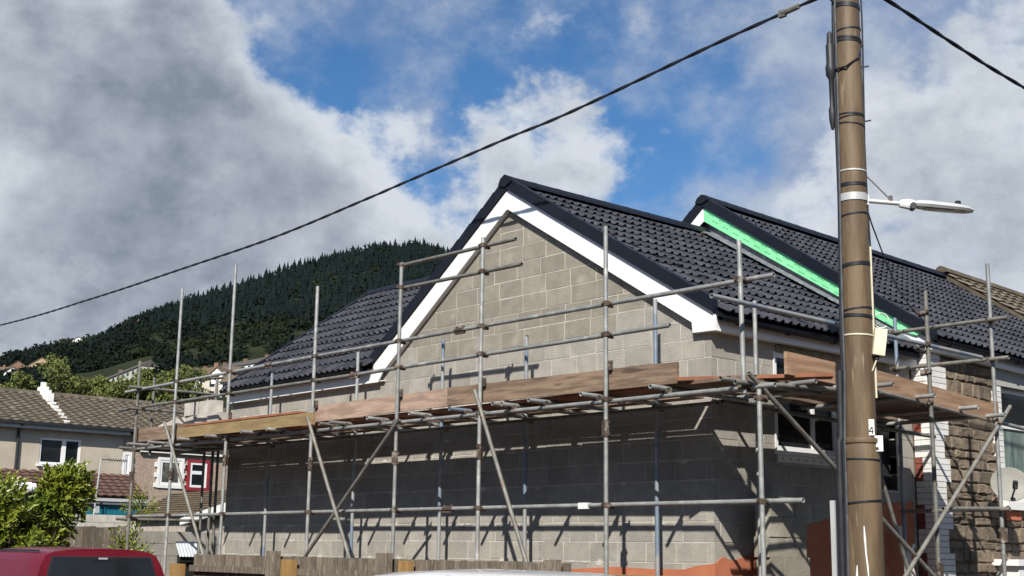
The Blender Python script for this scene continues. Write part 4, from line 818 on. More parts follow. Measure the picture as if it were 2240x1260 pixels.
def loft(secs, m, name, parent, smooth=True):                     # secs: [(dist, half width, top, bottom)] along the lamp axis
    mb = MB(); k = 0
    for d_, w, t, b in secs:
        q = a1 + LD * d_
        for y, z in ((-w, b + (t - b) * .35), (-w * .8, b), (w * .8, b), (w, b + (t - b) * .35), (w * .72, t - .008), (w * .3, t), (-w * .3, t), (-w * .72, t - .008)): mb.v.append(tuple(q + LS * y + LU * z))
    for i in range(len(secs) - 1):
        for k in range(8): mb.f.append((i * 8 + k, i * 8 + (k + 1) % 8, (i + 1) * 8 + (k + 1) % 8, (i + 1) * 8 + k))
    mb.f += [tuple(range(8))[::-1], tuple(range((len(secs) - 1) * 8, len(secs) * 8))]
    return mb.build(name, m, parent, smooth=smooth)
loft([(-.02, .030, .032, -.032), (.05, .038, .05, -.04), (.10, .040, .045, -.045), (.135, .03, .03, -.03)], LAMPGREY, 'spigot', lamp)
MB().tube(a1 + LD * .10 - LS * .055 - LU * .02, a1 + LD * .10 + LS * .055 - LU * .02, .03, n=10).build('knuckle', BLACKPLASTIC, lamp)
hd_ = loft([(.10, .040, .035, -.012), (.15, .075, .042, -.022), (.24, .088, .044, -.026), (.50, .090, .034, -.028), (.59, .075, .024, -.026), (.64, .04, .004, -.020)], LAMPGREY, 'lamp_head', lamp)
loft([(.20, .062, -.024, -.034), (.40, .066, -.026, -.035), (.56, .058, -.026, -.031)], mat('lamp_lens', (0.30, 0.29, 0.26), (0.25, 0.24, 0.21), 3, 0.2), 'lens', hd_)
MB().box(*(lambda q: (q.x - .02, q.x + .02, q.y - .02, q.y + .02, q.z, q.z + .03))(a1 + LD * .50 + LU * .04)).build('photocell', BLACKPLASTIC, hd_)
# cream junction box strapped to the pole
q = pc(3.50) + (RT * .9 + TOC * .35).normalized() * .185
bx = thing('junction_box', 'cream plastic junction box on the right side of the pole', 'junction box', tuple(q))
ax = Matrix.Rotation(-.14, 3, TOC)
def obox(c_, x, y, z, hx, hy, hz_): return [Vector(c_) + x * i * hx + y * j_ * hy + z * k * hz_ for k in (-1, 1) for i, j_ in ((-1, -1), (1, -1), (1, 1), (-1, 1))]
bz = (ax @ Vector((0, 0, 1)) - TOC * .12).normalized(); bxx = (RT - bz * RT.dot(bz)).normalized(); by = bz.cross(bxx)
MB().hexa(obox(q, bxx, by, bz, .055, .05, .125)).build('lid', PLASTIC_CREAM, bx)
MB().hexa(obox(q + by * .062, bxx, by, bz, .05, .011, .12)).build('back_plate', mat('stained_plastic', (0.40, 0.36, 0.24), (0.2, 0.18, 0.11), 22, 0.6), bx)
MB().tube(q - bz * .125, q - bz * .16, .02, n=8).build('cable_gland', BLACKPLASTIC, bx)
P = [q - bz * .15, q - bz * .26 - RT * .03, q - bz * .30 - RT * .09, pc(3.15) + RT * .15]
tag(MB().path(P, .007, 6).build('box_tail', PLASTIC_CREAM), 'pale loose cable looping below the cream junction box', 'cable')
q2 = pc(3.72) + RT * .22
tag(MB().path([q2 + (RT * math.cos(a) * .07 + Vector((0, 0, 1)) * math.sin(a) * .07) for a in [i * .45 for i in range(13)]], .0045, 5).build('cable_coil', WHITE), 'small loop of white cable above the cream junction box', 'cable')
# number plates facing the road
def plate(c_, w, h, name, lab):
    t = thing(name, lab, 'sign', tuple(c_)); d = (Vector((9.29, -11.18, c_.z)) - Vector(c_)).normalized(); d.z = 0; d.normalize(); s = Vector((0, 0, 1)).cross(d)
    MB().hexa(obox(c_, s, d, Vector((0, 0, 1)), w / 2, .004, h / 2)).build('plate', WHITE, t); return t, s, d
t, s, d = plate(pc(2.727) + RT * .092 + TOC * .138, .058, .142, 'number_plate', 'small white number plate with black 4 on the pole')
def stroke(t, c_, s, d, a, b, w, m): MB().beam(Vector(c_) + s * a[0] + Vector((0, 0, a[1])) + d * .0048, Vector(c_) + s * b[0] + Vector((0, 0, b[1])) + d * .0048, w, .002, up=d).build('numeral_stroke', m, t)
INK = mat('black_ink', (0.01, 0.01, 0.01), (0.012, 0.012, 0.012), 2, 0.6)
c4 = pc(2.727) + RT * .092 + TOC * .138 + Vector((0, 0, -.028))
for a, b in (((.008, .032), (-.017, -.010)), ((-.019, -.010), (.021, -.010)), ((.010, .032), (.010, -.034))): stroke(t, c4, s, d, a, b, .009, INK)
for a, b in (((-.006, .088), (-.006, .068)), ((-.006, .087), (.006, .087)), ((.006, .087), (.006, .078)), ((-.006, .078), (.006, .078))): stroke(t, c4, s, d, a, b, .003, mat('faded_ink', (0.35, 0.3, 0.25), (0.3, 0.26, 0.2), 2, 0.7))
t, s, d = plate(pc(2.585) + RT * .150 + TOC * .13, .085, .14, 'blank_plate', 'blank white plate with one dark bolt below the number plate')
q = pc(2.585) + RT * .150 + TOC * .13; MB().tube(q + d * .004 - s * .008 + Vector((0, 0, -.045)), q + d * .009 - s * .008 + Vector((0, 0, -.045)), .014, n=10).build('bolt', RUST, t)
MB().beam(q + d * .005 - s * .032 + Vector((0, 0, .02)), q + d * .005 - s * .032 + Vector((0, 0, -.012)), .012, .004, up=d).build('slot', INK, t)

# ------------------------------------------------------------------ loose things round the scaffold
def loose_block(M, lab, grp, m=BLOCK_PALE, ln=.44, dp=.1, h=.215):
    key = ('loose', ln, dp, h, m.name)
    if key not in FULL: FULL[key] = MB().box(-ln / 2, ln / 2, -dp / 2, dp / 2, 0, h).mesh('concrete_block', m)
    return tag(inst('concrete_block', FULL[key], M), lab, 'block', grp)
rk = random.Random(9)
ORD = ['bottom', 'second from bottom', 'third from bottom', 'fourth from bottom', 'fifth from bottom', 'fifth from top', 'fourth from top', 'third from top', 'second from top', 'top']
for i in range(10):
    y = .40 + rk.uniform(0, .03)
    for nm, w in zip(('left', 'right'), (.44, .215) if i % 2 else (.215, .44)):
        M = Matrix.Translation((.33 + rk.uniform(-.012, .012), y + w / 2 + rk.uniform(0, .012), .06 + i * .2165)) @ Matrix.Rotation(math.pi / 2 + rk.uniform(-.04, .04), 4, 'Z')
        loose_block(M, nm + ' block in the ' + ORD[i] + ' row of the stack beside the side wall', 'blocks stacked by the side wall', BLOCK_OLD, w, .20)
        y += w + .01
BRIGHT = mat('bright_block', (0.50, 0.47, 0.42), (0.38, 0.355, 0.31), 6, 0.95, 0.4, 60, rand=0.12)
for (x, y, z, rz, ln, nm) in [(-10.9, -.62, 3.312, .05, .44, 'left block in the bottom row'), (-10.44, -.60, 3.312, -.03, .44, 'middle block in the bottom row'), (-9.98, -.62, 3.312, .04, .44, 'right block in the bottom row'), (-10.75, -.58, 3.53, -.04, .44, 'left block in the middle row'), (-10.28, -.6, 3.53, .06, .44, 'middle block in the middle row'), (-9.85, -.61, 3.53, 0, .36, 'right block in the middle row'), (-10.62, -.6, 3.748, .03, .44, 'left block in the top row'), (-10.15, -.59, 3.748, -.05, .40, 'right block in the top row')]:
    loose_block(Matrix.Translation((x, y, z)) @ Matrix.Rotation(rz, 4, 'Z'), nm + ' of the pale pile on the platform', 'blocks piled on the platform', BRIGHT, ln, .22)
for i, (x, z, ry) in enumerate(((-11.45, 3.50, -.32), (-11.05, 3.56, -.30))):
    M = Matrix.Translation((x, -.72, z)) @ Matrix.Rotation(ry, 4, 'Y') @ Matrix.Rotation(.1, 4, 'Z')
    loose_block(M, ('outer' if i == 0 else 'inner') + ' of two pale blocks tilted on the platform end', None, BRIGHT, .42, .30, .1)
bk = thing('builders_bucket', 'black plastic builders bucket on the platform by the side window', 'bucket', (.20, 1.30, 3.38))
lathe([(.09, 0), (.118, .20), (.13, .31), (.143, .315), (.143, .335), (.128, .335), (.112, .20), (.084, .012)], (.20, 1.32, 3.385), 18).build('shell', BLACKPLASTIC, bk, smooth=True)
lathe([(.1305, .27), (.136, .275), (.136, .29), (.131, .295)], (.20, 1.32, 3.385), 18).build('rim_band', BLACKPLASTIC, bk, smooth=True)
lb = thing('leaning_board', 'pale plank leaning against the wall right of the pole', 'plank', (.9, 3.4, .1))
MB().beam((.62, 3.36, .12), (.14, 3.36, 1.97), .17, .028, up=(.96, 0, .25)).build('plank', mat('whitened_plank', (0.55, 0.50, 0.44), (0.44, 0.39, 0.33), 4, 0.9, stretch=(2, 2, .4)), lb)
MB().beam((.35, 3.27, 1.62), (.30, 3.45, 1.75), .03, .02).build('cleat', WHITE, lb)
gp_ = MB().box(2.085, 2.13, -.85, -.805, .11, 2.10).build('square_post', mat('grey_upvc_post', (0.50, 0.51, 0.52), (0.42, 0.43, 0.44), 3, 0.5)); tag(gp_, 'light grey square post standing left of the brown pole', 'post')

# timber pile behind the fence end
tp = thing('timber_pile', 'pile of yellow sawn timber behind the end of the fence', 'timber', (.5, -2.0, 0))
for i in range(13):
    for k in range(3):
        MB().beam((-.45 + rk.uniform(-.1, .1), -2.2 + k * .13 + rk.uniform(-.01, .01), .11 + i * .105), (1.25 + rk.uniform(-.3, .2), -2.2 + k * .13 + rk.uniform(-.03, .03), .11 + i * .105), .10, .05).build('timber_batten', POSTNEW if (i + k) % 3 else BOARD, tp)
# close-board fence in front of the yard
fn = thing('timber_fence', 'low weathered grey timber fence along the front of the yard', 'fence', (-2.5, -3, 0))
x = -5.94; rf_ = random.Random(13)
while x < .80:
    w = rf_.uniform(.085, .12); zt = 1.505 + rf_.uniform(-.004, .004)
    MB().hexa([(x, -3.0, .12), (x + w - .006, -3.004, .12), (x + w - .006, -2.985, .12), (x, -2.985, .12), (x, -3.0, zt), (x + w - .006, -3.004, zt + rf_.uniform(-.006, .006)), (x + w - .006, -2.985, zt), (x, -2.985, zt)]).build('fence_board', FENCE, fn); x += w
for za, zb in ((1.30, 1.375), (.45, .53)): MB().box(-5.95, .8, -3.055, -3.006, za, zb).build('rail', FENCE, fn)
for x, w, zt, m in ((-3.91, .10, 1.565, FENCE), (-1.77, .095, 1.562, FENCE), (.73, .08, 1.53, FENCE), (-6.18, .14, 1.386, POSTNEW), (-3.57, .115, 1.474, POSTNEW), (-1.40, .08, 1.49, POSTNEW)):
    MB().box(x - w, x + w, -3.13, -3.058, .11, zt).build('post', m, fn)

# ------------------------------------------------------------------ parked cars
def rounded(pts, k=.25):                                          # cut polygon corners
    out = []; n = len(pts)
    for i in range(n):
        p, a, b = Vector(pts[i]), Vector(pts[i - 1]), Vector(pts[(i + 1) % n]); r_ = k * min((a - p).length, (b - p).length)
        for t in (1, .45, .12): out.append(p + (a - p).normalized() * r_ * t)
        for t in (.12, .45, 1): out.append(p + (b - p).normalized() * r_ * t)
    return out
def car(name, label, cat, rear_x, y0, y1, H, L_, paint, roof, belt=.95, wr=.80, van=False):
    yc = (y0 + y1) / 2; wb_ = (y1 - y0) / 2; t = thing(name, label, cat, (rear_x - L_ / 2, yc, 0)); mb = MB()
    # stations: distance from the tail, roof height, belt height, roof half-width factor
    nS = 12
    secs = []
    for (d_, zr, zb, fw_) in roof:
        half = [(0, zr), (.45 * fw_, zr - .006), (.78 * fw_, zr - .030), (.93 * fw_, zr - .075), (fw_, zr - .16 if zr - .16 > zb else zb + (zr - zb) * .5), (.975, zb), (1.0, zb - .22), (.985, .38), (.90, .24), (0, .22)]
        secs.append((d_, [(y * wb_, z) for y, z in half]))
    k = len(secs[0][1]); ring = 2 * k - 2
    for d_, h in secs:
        full = h + [(-y, z) for y, z in h[-2:0:-1]]
        for y, z in full:
            sh = (.20 * max(0, z - .75) if d_ == roof[0][0] else 0)
            mb.v.append((rear_x - d_ - sh, yc + y, z))
    for i in range(len(secs) - 1):
        for q in range(ring): mb.f.append((i * ring + q, i * ring + (q + 1) % ring, (i + 1) * ring + (q + 1) % ring, (i + 1) * ring + q))
    mb.f += [tuple(range(ring)), tuple(range((len(secs) - 1) * ring, len(secs) * ring))[::-1]]
    body = mb.build('body', paint, t, smooth=True)
    zr = roof[0][1]; bx_ = lambda z: rear_x - roof[0][0] - .20 * max(0, z - .75) + .006
    yw = wb_ * wr * .90
    pts = rounded([(bx_(belt), yc - wb_ * .80, belt), (bx_(belt), yc + wb_ * .80, belt), (bx_(zr - .075), yc + wb_ * wr * .80, zr - .075), (bx_(zr - .075), yc - wb_ * wr * .80, zr - .075)], .14)
    ctr = sum((Vector(q) for q in pts), Vector()) / len(pts)
    MB().prism([ctr + (Vector(q) - ctr) * 1.035 + Vector((-.004, 0, 0)) for q in pts], (-.012, 0, 0)).build('window_seal', BLACKPLASTIC, t)
    rw = MB().prism(pts, (-.012, 0, 0)).build('rear_window', GLASS, t)
    zm = roof[3][1]
    for s_ in (-1, 1): MB().beam((rear_x - roof[1][0] - .25, yc + s_ * wb_ * wr * .88, roof[2][1] - .038), (rear_x - roof[3][0] - .5, yc + s_ * wb_ * wr * .88, roof[3][1] - .040), .02, .016).build('roof_seam', BLACKPLASTIC, t)
    MB().box(bx_(zr - .082), bx_(zr - .082) + .012, yc - .05, yc + .05, zr - .096, zr - .078).build('brake_light', LAMPGREY, rw)
    MB().beam((bx_(belt + .03) + .012, yc - .05, belt + .02), (bx_(belt + .2) + .015, yc + .30, belt + .20), .018, .012).build('wiper', BLACKPLASTIC, rw)
    wins = [(.30, 1.25), (1.38, 2.15)] if van else [(.45, 1.15), (1.22, 1.95)]
    for s_ in (-1, 1):
        for i, (a, b) in enumerate(wins):
            yb = lambda z: yc + s_ * (wb_ * (.975 + (wr - .975) * (z - belt) / (zr - .16 - belt)) + .004)
            pts = rounded([(rear_x - a - .12, yb(belt + .04), belt + .04), (rear_x - b - .12, yb(belt + .04), belt + .04), (rear_x - b - .15 + (0 if i == 0 else .18), yb(zr - .15), zr - .15), (rear_x - a - .20, yb(zr - .15), zr - .15)], .12)
            MB().prism(pts, (0, -s_ * .01, 0)).build('side_panel' if (van and i == 0) else 'side_window', paint if (van and i == 0) else GLASS, t)
        tl = MB().box(bx_(.75) - .05, bx_(.75) + .012, yc + s_ * wb_ * .90 - .06, yc + s_ * wb_ * .90 + .045, .62, .92).build('tail_light', REDPAINT, t)
        for wx in (rear_x - .75, rear_x - L_ + .85):
            wl_ = MB().tube((wx, yc + s_ * (wb_ - .20), .30), (wx, yc + s_ * (wb_ - .005), .30), .30, n=24).build('wheel', TYRE, t)
            MB().tube((wx, yc + s_ * (wb_ - .02), .30), (wx, yc + s_ * (wb_ + .006), .30), .20, n=20).build('rim', STEEL, wl_)
    MB().box(rear_x - .10, rear_x + .06, yc - wb_ * .92, yc + wb_ * .92, .36, .58).build('bumper', BLACKPLASTIC if van else paint, t)
    MB().box(rear_x + .061, rear_x + .066, yc - .26, yc + .26, .62, .73).build('rear_plate', PLASTIC_CREAM, t)
    return t
car('red_van', 'dark red van parked at the lower left with black rear window', 'van', -4.42, -5.70, -3.98, 1.57, 4.3, REDCAR,
    [(.0, 1.545, .95, .80), (.16, 1.562, .95, .80), (.6, 1.575, .95, .81), (1.6, 1.575, .95, .81), (2.3, 1.54, .95, .80), (2.75, 1.36, .95, .80), (3.15, 1.05, .92, .86), (3.8, .98, .88, .88), (4.25, .80, .70, .88)], van=True)
car('white_car', 'white car roof showing along the bottom edge before the fence', 'car', 3.95, -6.00, -4.30, 1.47, 4.2, WHITECAR,
    [(.0, .98, .92, .86), (.25, 1.32, .95, .80), (.55, 1.435, .95, .79), (.9, 1.47, .95, .79), (1.7, 1.478, .95, .79), (2.3, 1.45, .95, .78), (2.6, 1.40, .95, .78), (3.2, 1.02, .92, .84), (3.75, .94, .86, .88), (4.15, .76, .66, .88)])

# ------------------------------------------------------------------ neighbouring houses on the left
ch = thing('cream_house', 'cream rendered house with brown tiled roof at the left', 'house', (-36, 4, 0))
CX = -33.0
cw = MB()
cyw, czw = (5.74, 7.12), (4.18, 5.03)
for y0, y1, z0, z1 in ((-6, cyw[0], 0, 5.42), (cyw[0], cyw[1], 0, czw[0]), (cyw[0], cyw[1], czw[1], 5.42), (cyw[1], 8.60, 0, 5.42)): cw.box(CX - .25, CX, y0, y1, z0, z1)
cw.box(-39, CX - .251, -6, 8.6, 0, 5.4)
cw.build('wall', CREAM, ch)
w = MB()
for y0, y1, z0, z1 in ((5.74, 7.12, 4.18, 4.25), (5.74, 7.12, 4.97, 5.03), (5.74, 5.79, 4.25, 4.97), (7.05, 7.12, 4.25, 4.97), (6.48, 6.62, 4.25, 4.97)): w.box(CX - .10, CX - .02, y0, y1, z0, z1)
w = w.build('window', PVC, ch)
MB().box(CX - .08, CX - .07, 5.79, 6.48, 4.25, 4.97).build('pane', GLASS, w); MB().box(CX - .08, CX - .07, 6.62, 7.05, 4.25, 4.97).build('pane', GLASS, w)
MB().box(CX - .02, CX + .10, 5.66, 7.2, 4.10, 4.177).build('sill', WHITE, w)
rf = MB().hexa([(CX + .30, -6.2, 5.40), (CX + .30, 14.3, 5.40), (-36.4, 14.3, 6.74), (-36.4, -6.2, 6.74), (CX + .30, -6.2, 5.47), (CX + .30, 14.3, 5.47), (-36.4, 14.3, 6.81), (-36.4, -6.2, 6.81)]).build('roof', TILE_OLD, ch)
dv = Vector((-3.7, 0, 1.34)).normalized()
stepped_roof(rf, (CX + .36, -6.2, 5.46), (0, 1, 0), dv, 20.4, 3.98, TILE_OLD, gauge=.30, w=.33, roll=.035)
MB().hexa([(-36.4, -6.2, 6.74), (-36.4, 14.3, 6.74), (-40, 14.3, 5.4), (-40, -6.2, 5.4), (-36.4, -6.2, 6.81), (-36.4, 14.3, 6.81), (-40, 14.3, 5.47), (-40, -6.2, 5.47)]).build('roof', TILE_OLD, ch)
capped_ridge(rf, (-36.4, -6.2, 6.90), (-36.4, 14.3, 6.90), TILE_OLD, seg=.5)
for i in range(9):
    t_ = i / 9; p = Vector((-36.35, 7.02, 6.86)).lerp(Vector((CX + .4, 6.45, 5.53)), t_)
    hh = .22 if i < 3 else .04; ww = .12 - .05 * t_
    MB().box(p.x - .24, p.x + .22, p.y - ww, p.y + ww, p.z - .12, p.z + hh - i * .01).build('stepped_flashing', WHITE, rf)
MB().box(-36.45, -36.3, 6.95, 7.10, 7.05, 7.25).build('vent_stub', WHITE, rf)
MB().box(CX + .22, CX + .30, -6.2, 8.7, 5.28, 5.40).build('fascia', mat('pale_fascia', (0.50, 0.50, 0.50), (0.44, 0.44, 0.44), 3, 0.6), ch)
g = MB().box(CX + .305, CX + .42, -6.2, 14.3, 5.40, 5.49).build('gutter', BLACKPLASTIC, ch)
MB().tube((CX + .06, 4.98, .5), (CX + .06, 4.98, 5.2), .05, n=10).build('downpipe', BLACKPLASTIC, g); MB().tube((CX + .06, 4.98, 5.2), (CX + .36, 4.98, 5.42), .05, n=10).build('downpipe', BLACKPLASTIC, g)
# lean-to with red-brown tiles
le = MB().hexa([(-31.5, 3, 3.10), (-31.5, 8.93, 3.10), (CX + .002, 8.93, 3.90), (CX + .002, 3, 3.90), (-31.5, 3, 3.15), (-31.5, 8.93, 3.15), (CX + .002, 8.93, 3.95), (CX + .002, 3, 3.95)]).build('lean_to_roof', TERRA, ch)
stepped_roof(le, (-31.46, 3, 3.145), (0, 1, 0), Vector((-1.54, 0, .8)), 5.9, 1.72, TERRA, gauge=.25, w=.30, roll=.03)
MB().box(-32.9, -31.6, 3.1, 8.8, 0, 3.08).build('lean_to_wall', mat('grey_render', (0.34, 0.33, 0.33), (0.28, 0.27, 0.27), 2, 0.9), ch)
MB().box(-31.6, -31.48, 3, 8.93, 3.0, 3.098).build('lean_to_fascia', mat('pale_fascia', (0.5, 0.5, 0.5)), ch)
# pebbledashed terrace
pb = thing('pebbledash_house', 'pebbledashed terrace house with white and red window surrounds behind the scaffold end', 'house', (-36, 11, 0))
BX = -33.05
wins = [(8.72, 8.86, 3.90, 4.64, WHITE), (10.04, 10.84, 3.70, 4.54, WHITE), (11.18, 11.84, 3.65, 4.52, REDPAINT)]
pw = MB().box(-38.9, BX, 8.603, 14.2, 0, 5.38).build('wall', PEBBLE, pb)
for (y0, y1, z0, z1, m) in wins:
    s_ = MB()
    for a in ((y0 - .10, y0, z0 - .12, z1 + .10), (y1, y1 + .10, z0 - .12, z1 + .10), (y0, y1, z1, z1 + .10), (y0, y1, z0 - .12, z0)): s_.box(BX + .002, BX + .05, *a)
    nq = 6
    for i in range(nq):
        if i % 2 == 0:
            zq = z0 - .1 + i * (z1 - z0 + .2) / nq
            s_.box(BX + .002, BX + .045, y0 - .20, y0 - .101, zq, zq + .16); s_.box(BX + .002, BX + .045, y1 + .101, y1 + .20, zq, zq + .16)
    wq = s_.build('window', m, pb)
    f_ = MB()
    for a in ((y0, y0 + .08, z0, z1), (y1 - .08, y1, z0, z1), (y0 + .08, y1 - .08, z0, z0 + .08), (y0 + .08, y1 - .08, z1 - .08, z1)): f_.box(BX + .004, BX + .035, *a)
    if m is REDPAINT: f_.box(BX + .004, BX + .035, y0 + .08, y1 - .08, (z0 + z1) / 2 + .02, (z0 + z1) / 2 + .14)
    f_.build('frame', PVC, wq)
    MB().box(BX + .003, BX + .015, y0 + .08, y1 - .08, z0 + .08, z1 - .08).build('pane', GLASS if m is REDPAINT else mat('net_curtain_pane', (0.16, 0.16, 0.13), (0.05, 0.05, 0.045), 3, 0.2, spec=0.6), wq)
MB().box(BX + .06, BX + .15, 9.2, 14.2, 4.77, 4.85).build('cable_trunking', PVC, pb)
# outbuilding with ribbed roof
ob = thing('outbuilding', 'low outbuilding with ribbed brown roof and white barge behind the scaffold end', 'shed', (-20, 5, 0))
MB().box(-22.2, -16.2, 4.05, 6.4, 0, 2.3).build('wall', mat('pale_pebble_wall', (0.48, 0.42, 0.36), (0.36, 0.31, 0.26), 7, 0.95, 0.4, 20), ob)
rr_ = MB(); v_ = Vector((0, 1.35, .70)); nrm = Vector((0, -.70, 1.35)).normalized()
for i in range(11):
    p = Vector((-22.5, 3.9, 2.26)) + v_ * (i / 11); q_ = v_ / 11
    rr_.hexa([p, p + Vector((6.4, 0, .05)), p + Vector((6.4, 0, .05)) + q_ * .62, p + q_ * .62, p + nrm * .045, p + Vector((6.4, 0, .05)) + nrm * .045, p + Vector((6.4, 0, .05)) + q_ * .62 + nrm * .03, p + q_ * .62 + nrm * .03])
ro = MB().hexa([Vector((-22.5, 3.9, 2.22)), Vector((-16.1, 3.9, 2.27)), Vector((-16.1, 5.25, 2.97)), Vector((-22.5, 5.25, 2.92)), Vector((-22.5, 3.9, 2.26)), Vector((-16.1, 3.9, 2.31)), Vector((-16.1, 5.25, 3.01)), Vector((-22.5, 5.25, 2.96))]).build('roof', mat('roof_gap', (0.05, 0.04, 0.03), (0.035, 0.028, 0.022), 4, 0.95), ob)
rr_.build('roof_ribs', CORRUG, ro, kind='stuff')
MB().hexa([(-19.4, 3.80, 2.10), (-16.3, 3.80, 2.48), (-16.3, 3.86, 2.48), (-19.4, 3.86, 2.10), (-19.4, 3.80, 2.25), (-16.3, 3.80, 2.74), (-16.3, 3.86, 2.74), (-19.4, 3.86, 2.25)]).build('barge_board', PVC, ob)
# teal shed and pale garden wall in front
ts = thing('teal_shed', 'teal painted shed side behind the pale garden wall', 'shed', (-29, 5, 0))
MB().box(-29.4, -28.0, 1.0, 7.15, 1.0, 2.78).build('side', TEAL, ts)
for y in (2.2, 3.4, 4.6, 5.82): MB().box(-27.999, -27.97, y - .02, y + .02, 1.0, 2.77).build('batten', TEAL, ts)
MB().box(-29.5, -27.9, .9, 7.25, 2.783, 2.84).build('roof', mat('felt_roof', (0.16, 0.16, 0.17), (0.11, 0.11, 0.12), 3, 0.9), ts)
tpst = MB().box(-27.3, -27.1, 7.0, 7.25, .9, 2.30).build('teal_post', TEAL); tag(tpst, 'short teal gate post left of the scaffold end', 'post')
gwl = thing('garden_wall', 'pale concrete block garden wall below the teal shed', 'wall', (-27.4, 4, 0))
for i in range(6):
    for k in range(16):
        y = 0.5 + k * .45 + (.225 if i % 2 else 0)
        if y + .44 < 7.1: inst('block', block_me_side if False else FULL.setdefault(('gw',), MB().box(0, .1, 0, .44, 0, .215).mesh('block', mat('whitish_block', (0.56, 0.52, 0.45), (0.46, 0.42, 0.36), 5, 0.95, 0.2, 40, rand=0.1))), Matrix.Translation((-27.5, y, 1.13 + i * .225)), gwl)
MB().box(-27.49, -27.41, .5, 7.0, 0, 2.44).build('mortar', MORTAR, gwl)
# television aerial
an = thing('television_aerial', 'thin television aerial on a leaning pole over the terracotta lean-to', 'aerial', (-27.7, 5.4, 2))
MB().tube((-27.7, 5.36, 2.3), (-27.7, 5.47, 4.10), .022, n=8).build('mast', LAMPGREY, an)
b0 = Vector((-27.7, 5.47, 4.08)); b1 = Vector((-27.5, 6.20, 4.06)); MB().tube(b0, b1, .014, n=6).build('boom', BLACKPLASTIC, an)
for i in range(8):
    p = b0.lerp(b1, .30 + i * .095); MB().tube(p + Vector((.10, -.02, -.05)), p + Vector((-.10, .02, .05)), .011, n=5).build('element', BLACKPLASTIC, an)
MB().box(-27.68, -27.62, 5.38, 5.50, 2.52, 2.72).build('bracket', LAMPGREY, an)
MB().beam(b0 + Vector((0, .03, -.1)), b0 + Vector((0, .03, .12)), .1, .01).build('reflector', BLACKPLASTIC, an)
# board fence and block wall of the back yard
bf = thing('board_fence', 'brown vertical board fence behind the laurel', 'fence', (-13.6, -2, 0))
y = -4.2
while y < -.42:
    w_ = rk.uniform(.11, .15); MB().box(-13.62, -13.60, y, y + w_ - .008, .1, 1.93 + rk.uniform(-.015, .015)).build('fence_board', FENCE, bf); y += w_
MB().box(-13.66, -13.622, -4.2, -.4, 1.5, 1.6).build('rail', FENCE, bf)
MB().box(-13.66, -13.56, -.41, -.31, 0, 1.95).build('post', FENCE, bf)
yw = thing('yard_wall', 'pale grey block wall between the board fence and the scaffold', 'wall', (-13.5, .5, 0))
for i in range(8):
    for k in range(5):
        y0 = -.30 + k * .45 + (-.22 if i % 2 else 0); y0 = max(y0, -.30); y1 = min(-.30 + (k + 1) * .45 + (-.22 if i % 2 else 0) - .01, 1.6)
        if y1 - y0 > .08: MB().box(-13.60 + rk.uniform(0, .006), -13.5, y0, y1, .08 + i * .225, .08 + i * .225 + .215).build('block', BLOCK_PALE, yw)
MB().box(-13.59, -13.51, -.29, 1.59, 0, 1.87).build('mortar', MORTAR, yw)
cs = thing('corrugated_sheet', 'small white corrugated sheet lying over dark gap by the yard wall', 'metal sheet', (-12, .3, 1.5)); mb = MB()
for i in range(17): mb.v += [(-11.95 + .0, -.05 + i * .03, 1.42 + .012 * (i % 2)), (-12.15, -.05 + i * .03, 1.68 + .012 * (i % 2))]
mb.f = [(2 * i, 2 * i + 2, 2 * i + 3, 2 * i + 1) for i in range(16)]; mb.build('sheet', mat('pale_sheet', (0.55, 0.58, 0.60), (0.46, 0.49, 0.52), 5, 0.5), cs)
MB().box(-12.1, -12.0, -.02, .40, .1, 1.45).build('dark_gap', DARKVOID, cs)  # near-black slab drawn as the dark gap below the sheet
wp = MB().tube((-13.2, -3.4, 2.53), (-13.1, -2.25, 2.545), .085, n=14).tube((-13.12, -2.42, 2.543), (-13.105, -2.32, 2.545), .10, n=14).build('soil_pipe', PVC, smooth=True); tag(wp, 'short white plastic pipe poking out behind the laurel', 'pipe')
# satellite dish on the stone house
sd = thing('satellite_dish', 'round grey satellite dish with rust spots on the stone wall', 'satellite dish', (.42, 5.7, 2.5))
dc = Vector((.62, 5.30, 2.545)); dn = Vector((.62, -.74, .26)).normalized(); du = Vector((0, 0, 1)).cross(dn).normalized(); dw = dn.cross(du); mb = MB(); n = 28
for rr in (0.02, .08, .15, .21, .245, .252):
    for k in range(n): mb.v.append(tuple(dc + (du * math.cos(6.2832 * k / n) * 1.0 + dw * math.sin(6.2832 * k / n) * .93) * rr + dn * (rr * rr * .75 - (.008 if rr > .25 else 0))))
o_ = len(mb.v)
for i in range(5): mb.f += [(i * n + k, i * n + (k + 1) % n, (i + 1) * n + (k + 1) % n, (i + 1) * n + k) for k in range(n)]
mb.f.append(tuple(range(n)))
mb.build('reflector', DISHGREY, sd, smooth=True)
MB().tube(dc - dw * .20 - dn * .01, dc + dn * .30 - dw * .12, .012, n=8).build('arm', BLACKPLASTIC, sd)
MB().tube(dc + dn * .27 - dw * .13, dc + dn * .34 - dw * .06, .034, n=12).tube(dc + dn * .31 - dw * .15, dc + dn * .33 - dw * .08, .022, n=8).build('lnb', BLACKPLASTIC, sd)
MB().tube(dc - dn * .01, Vector((FX + .02, 5.58, 2.45)), .018, n=8).build('wall_bracket', GALV_OLD, sd)

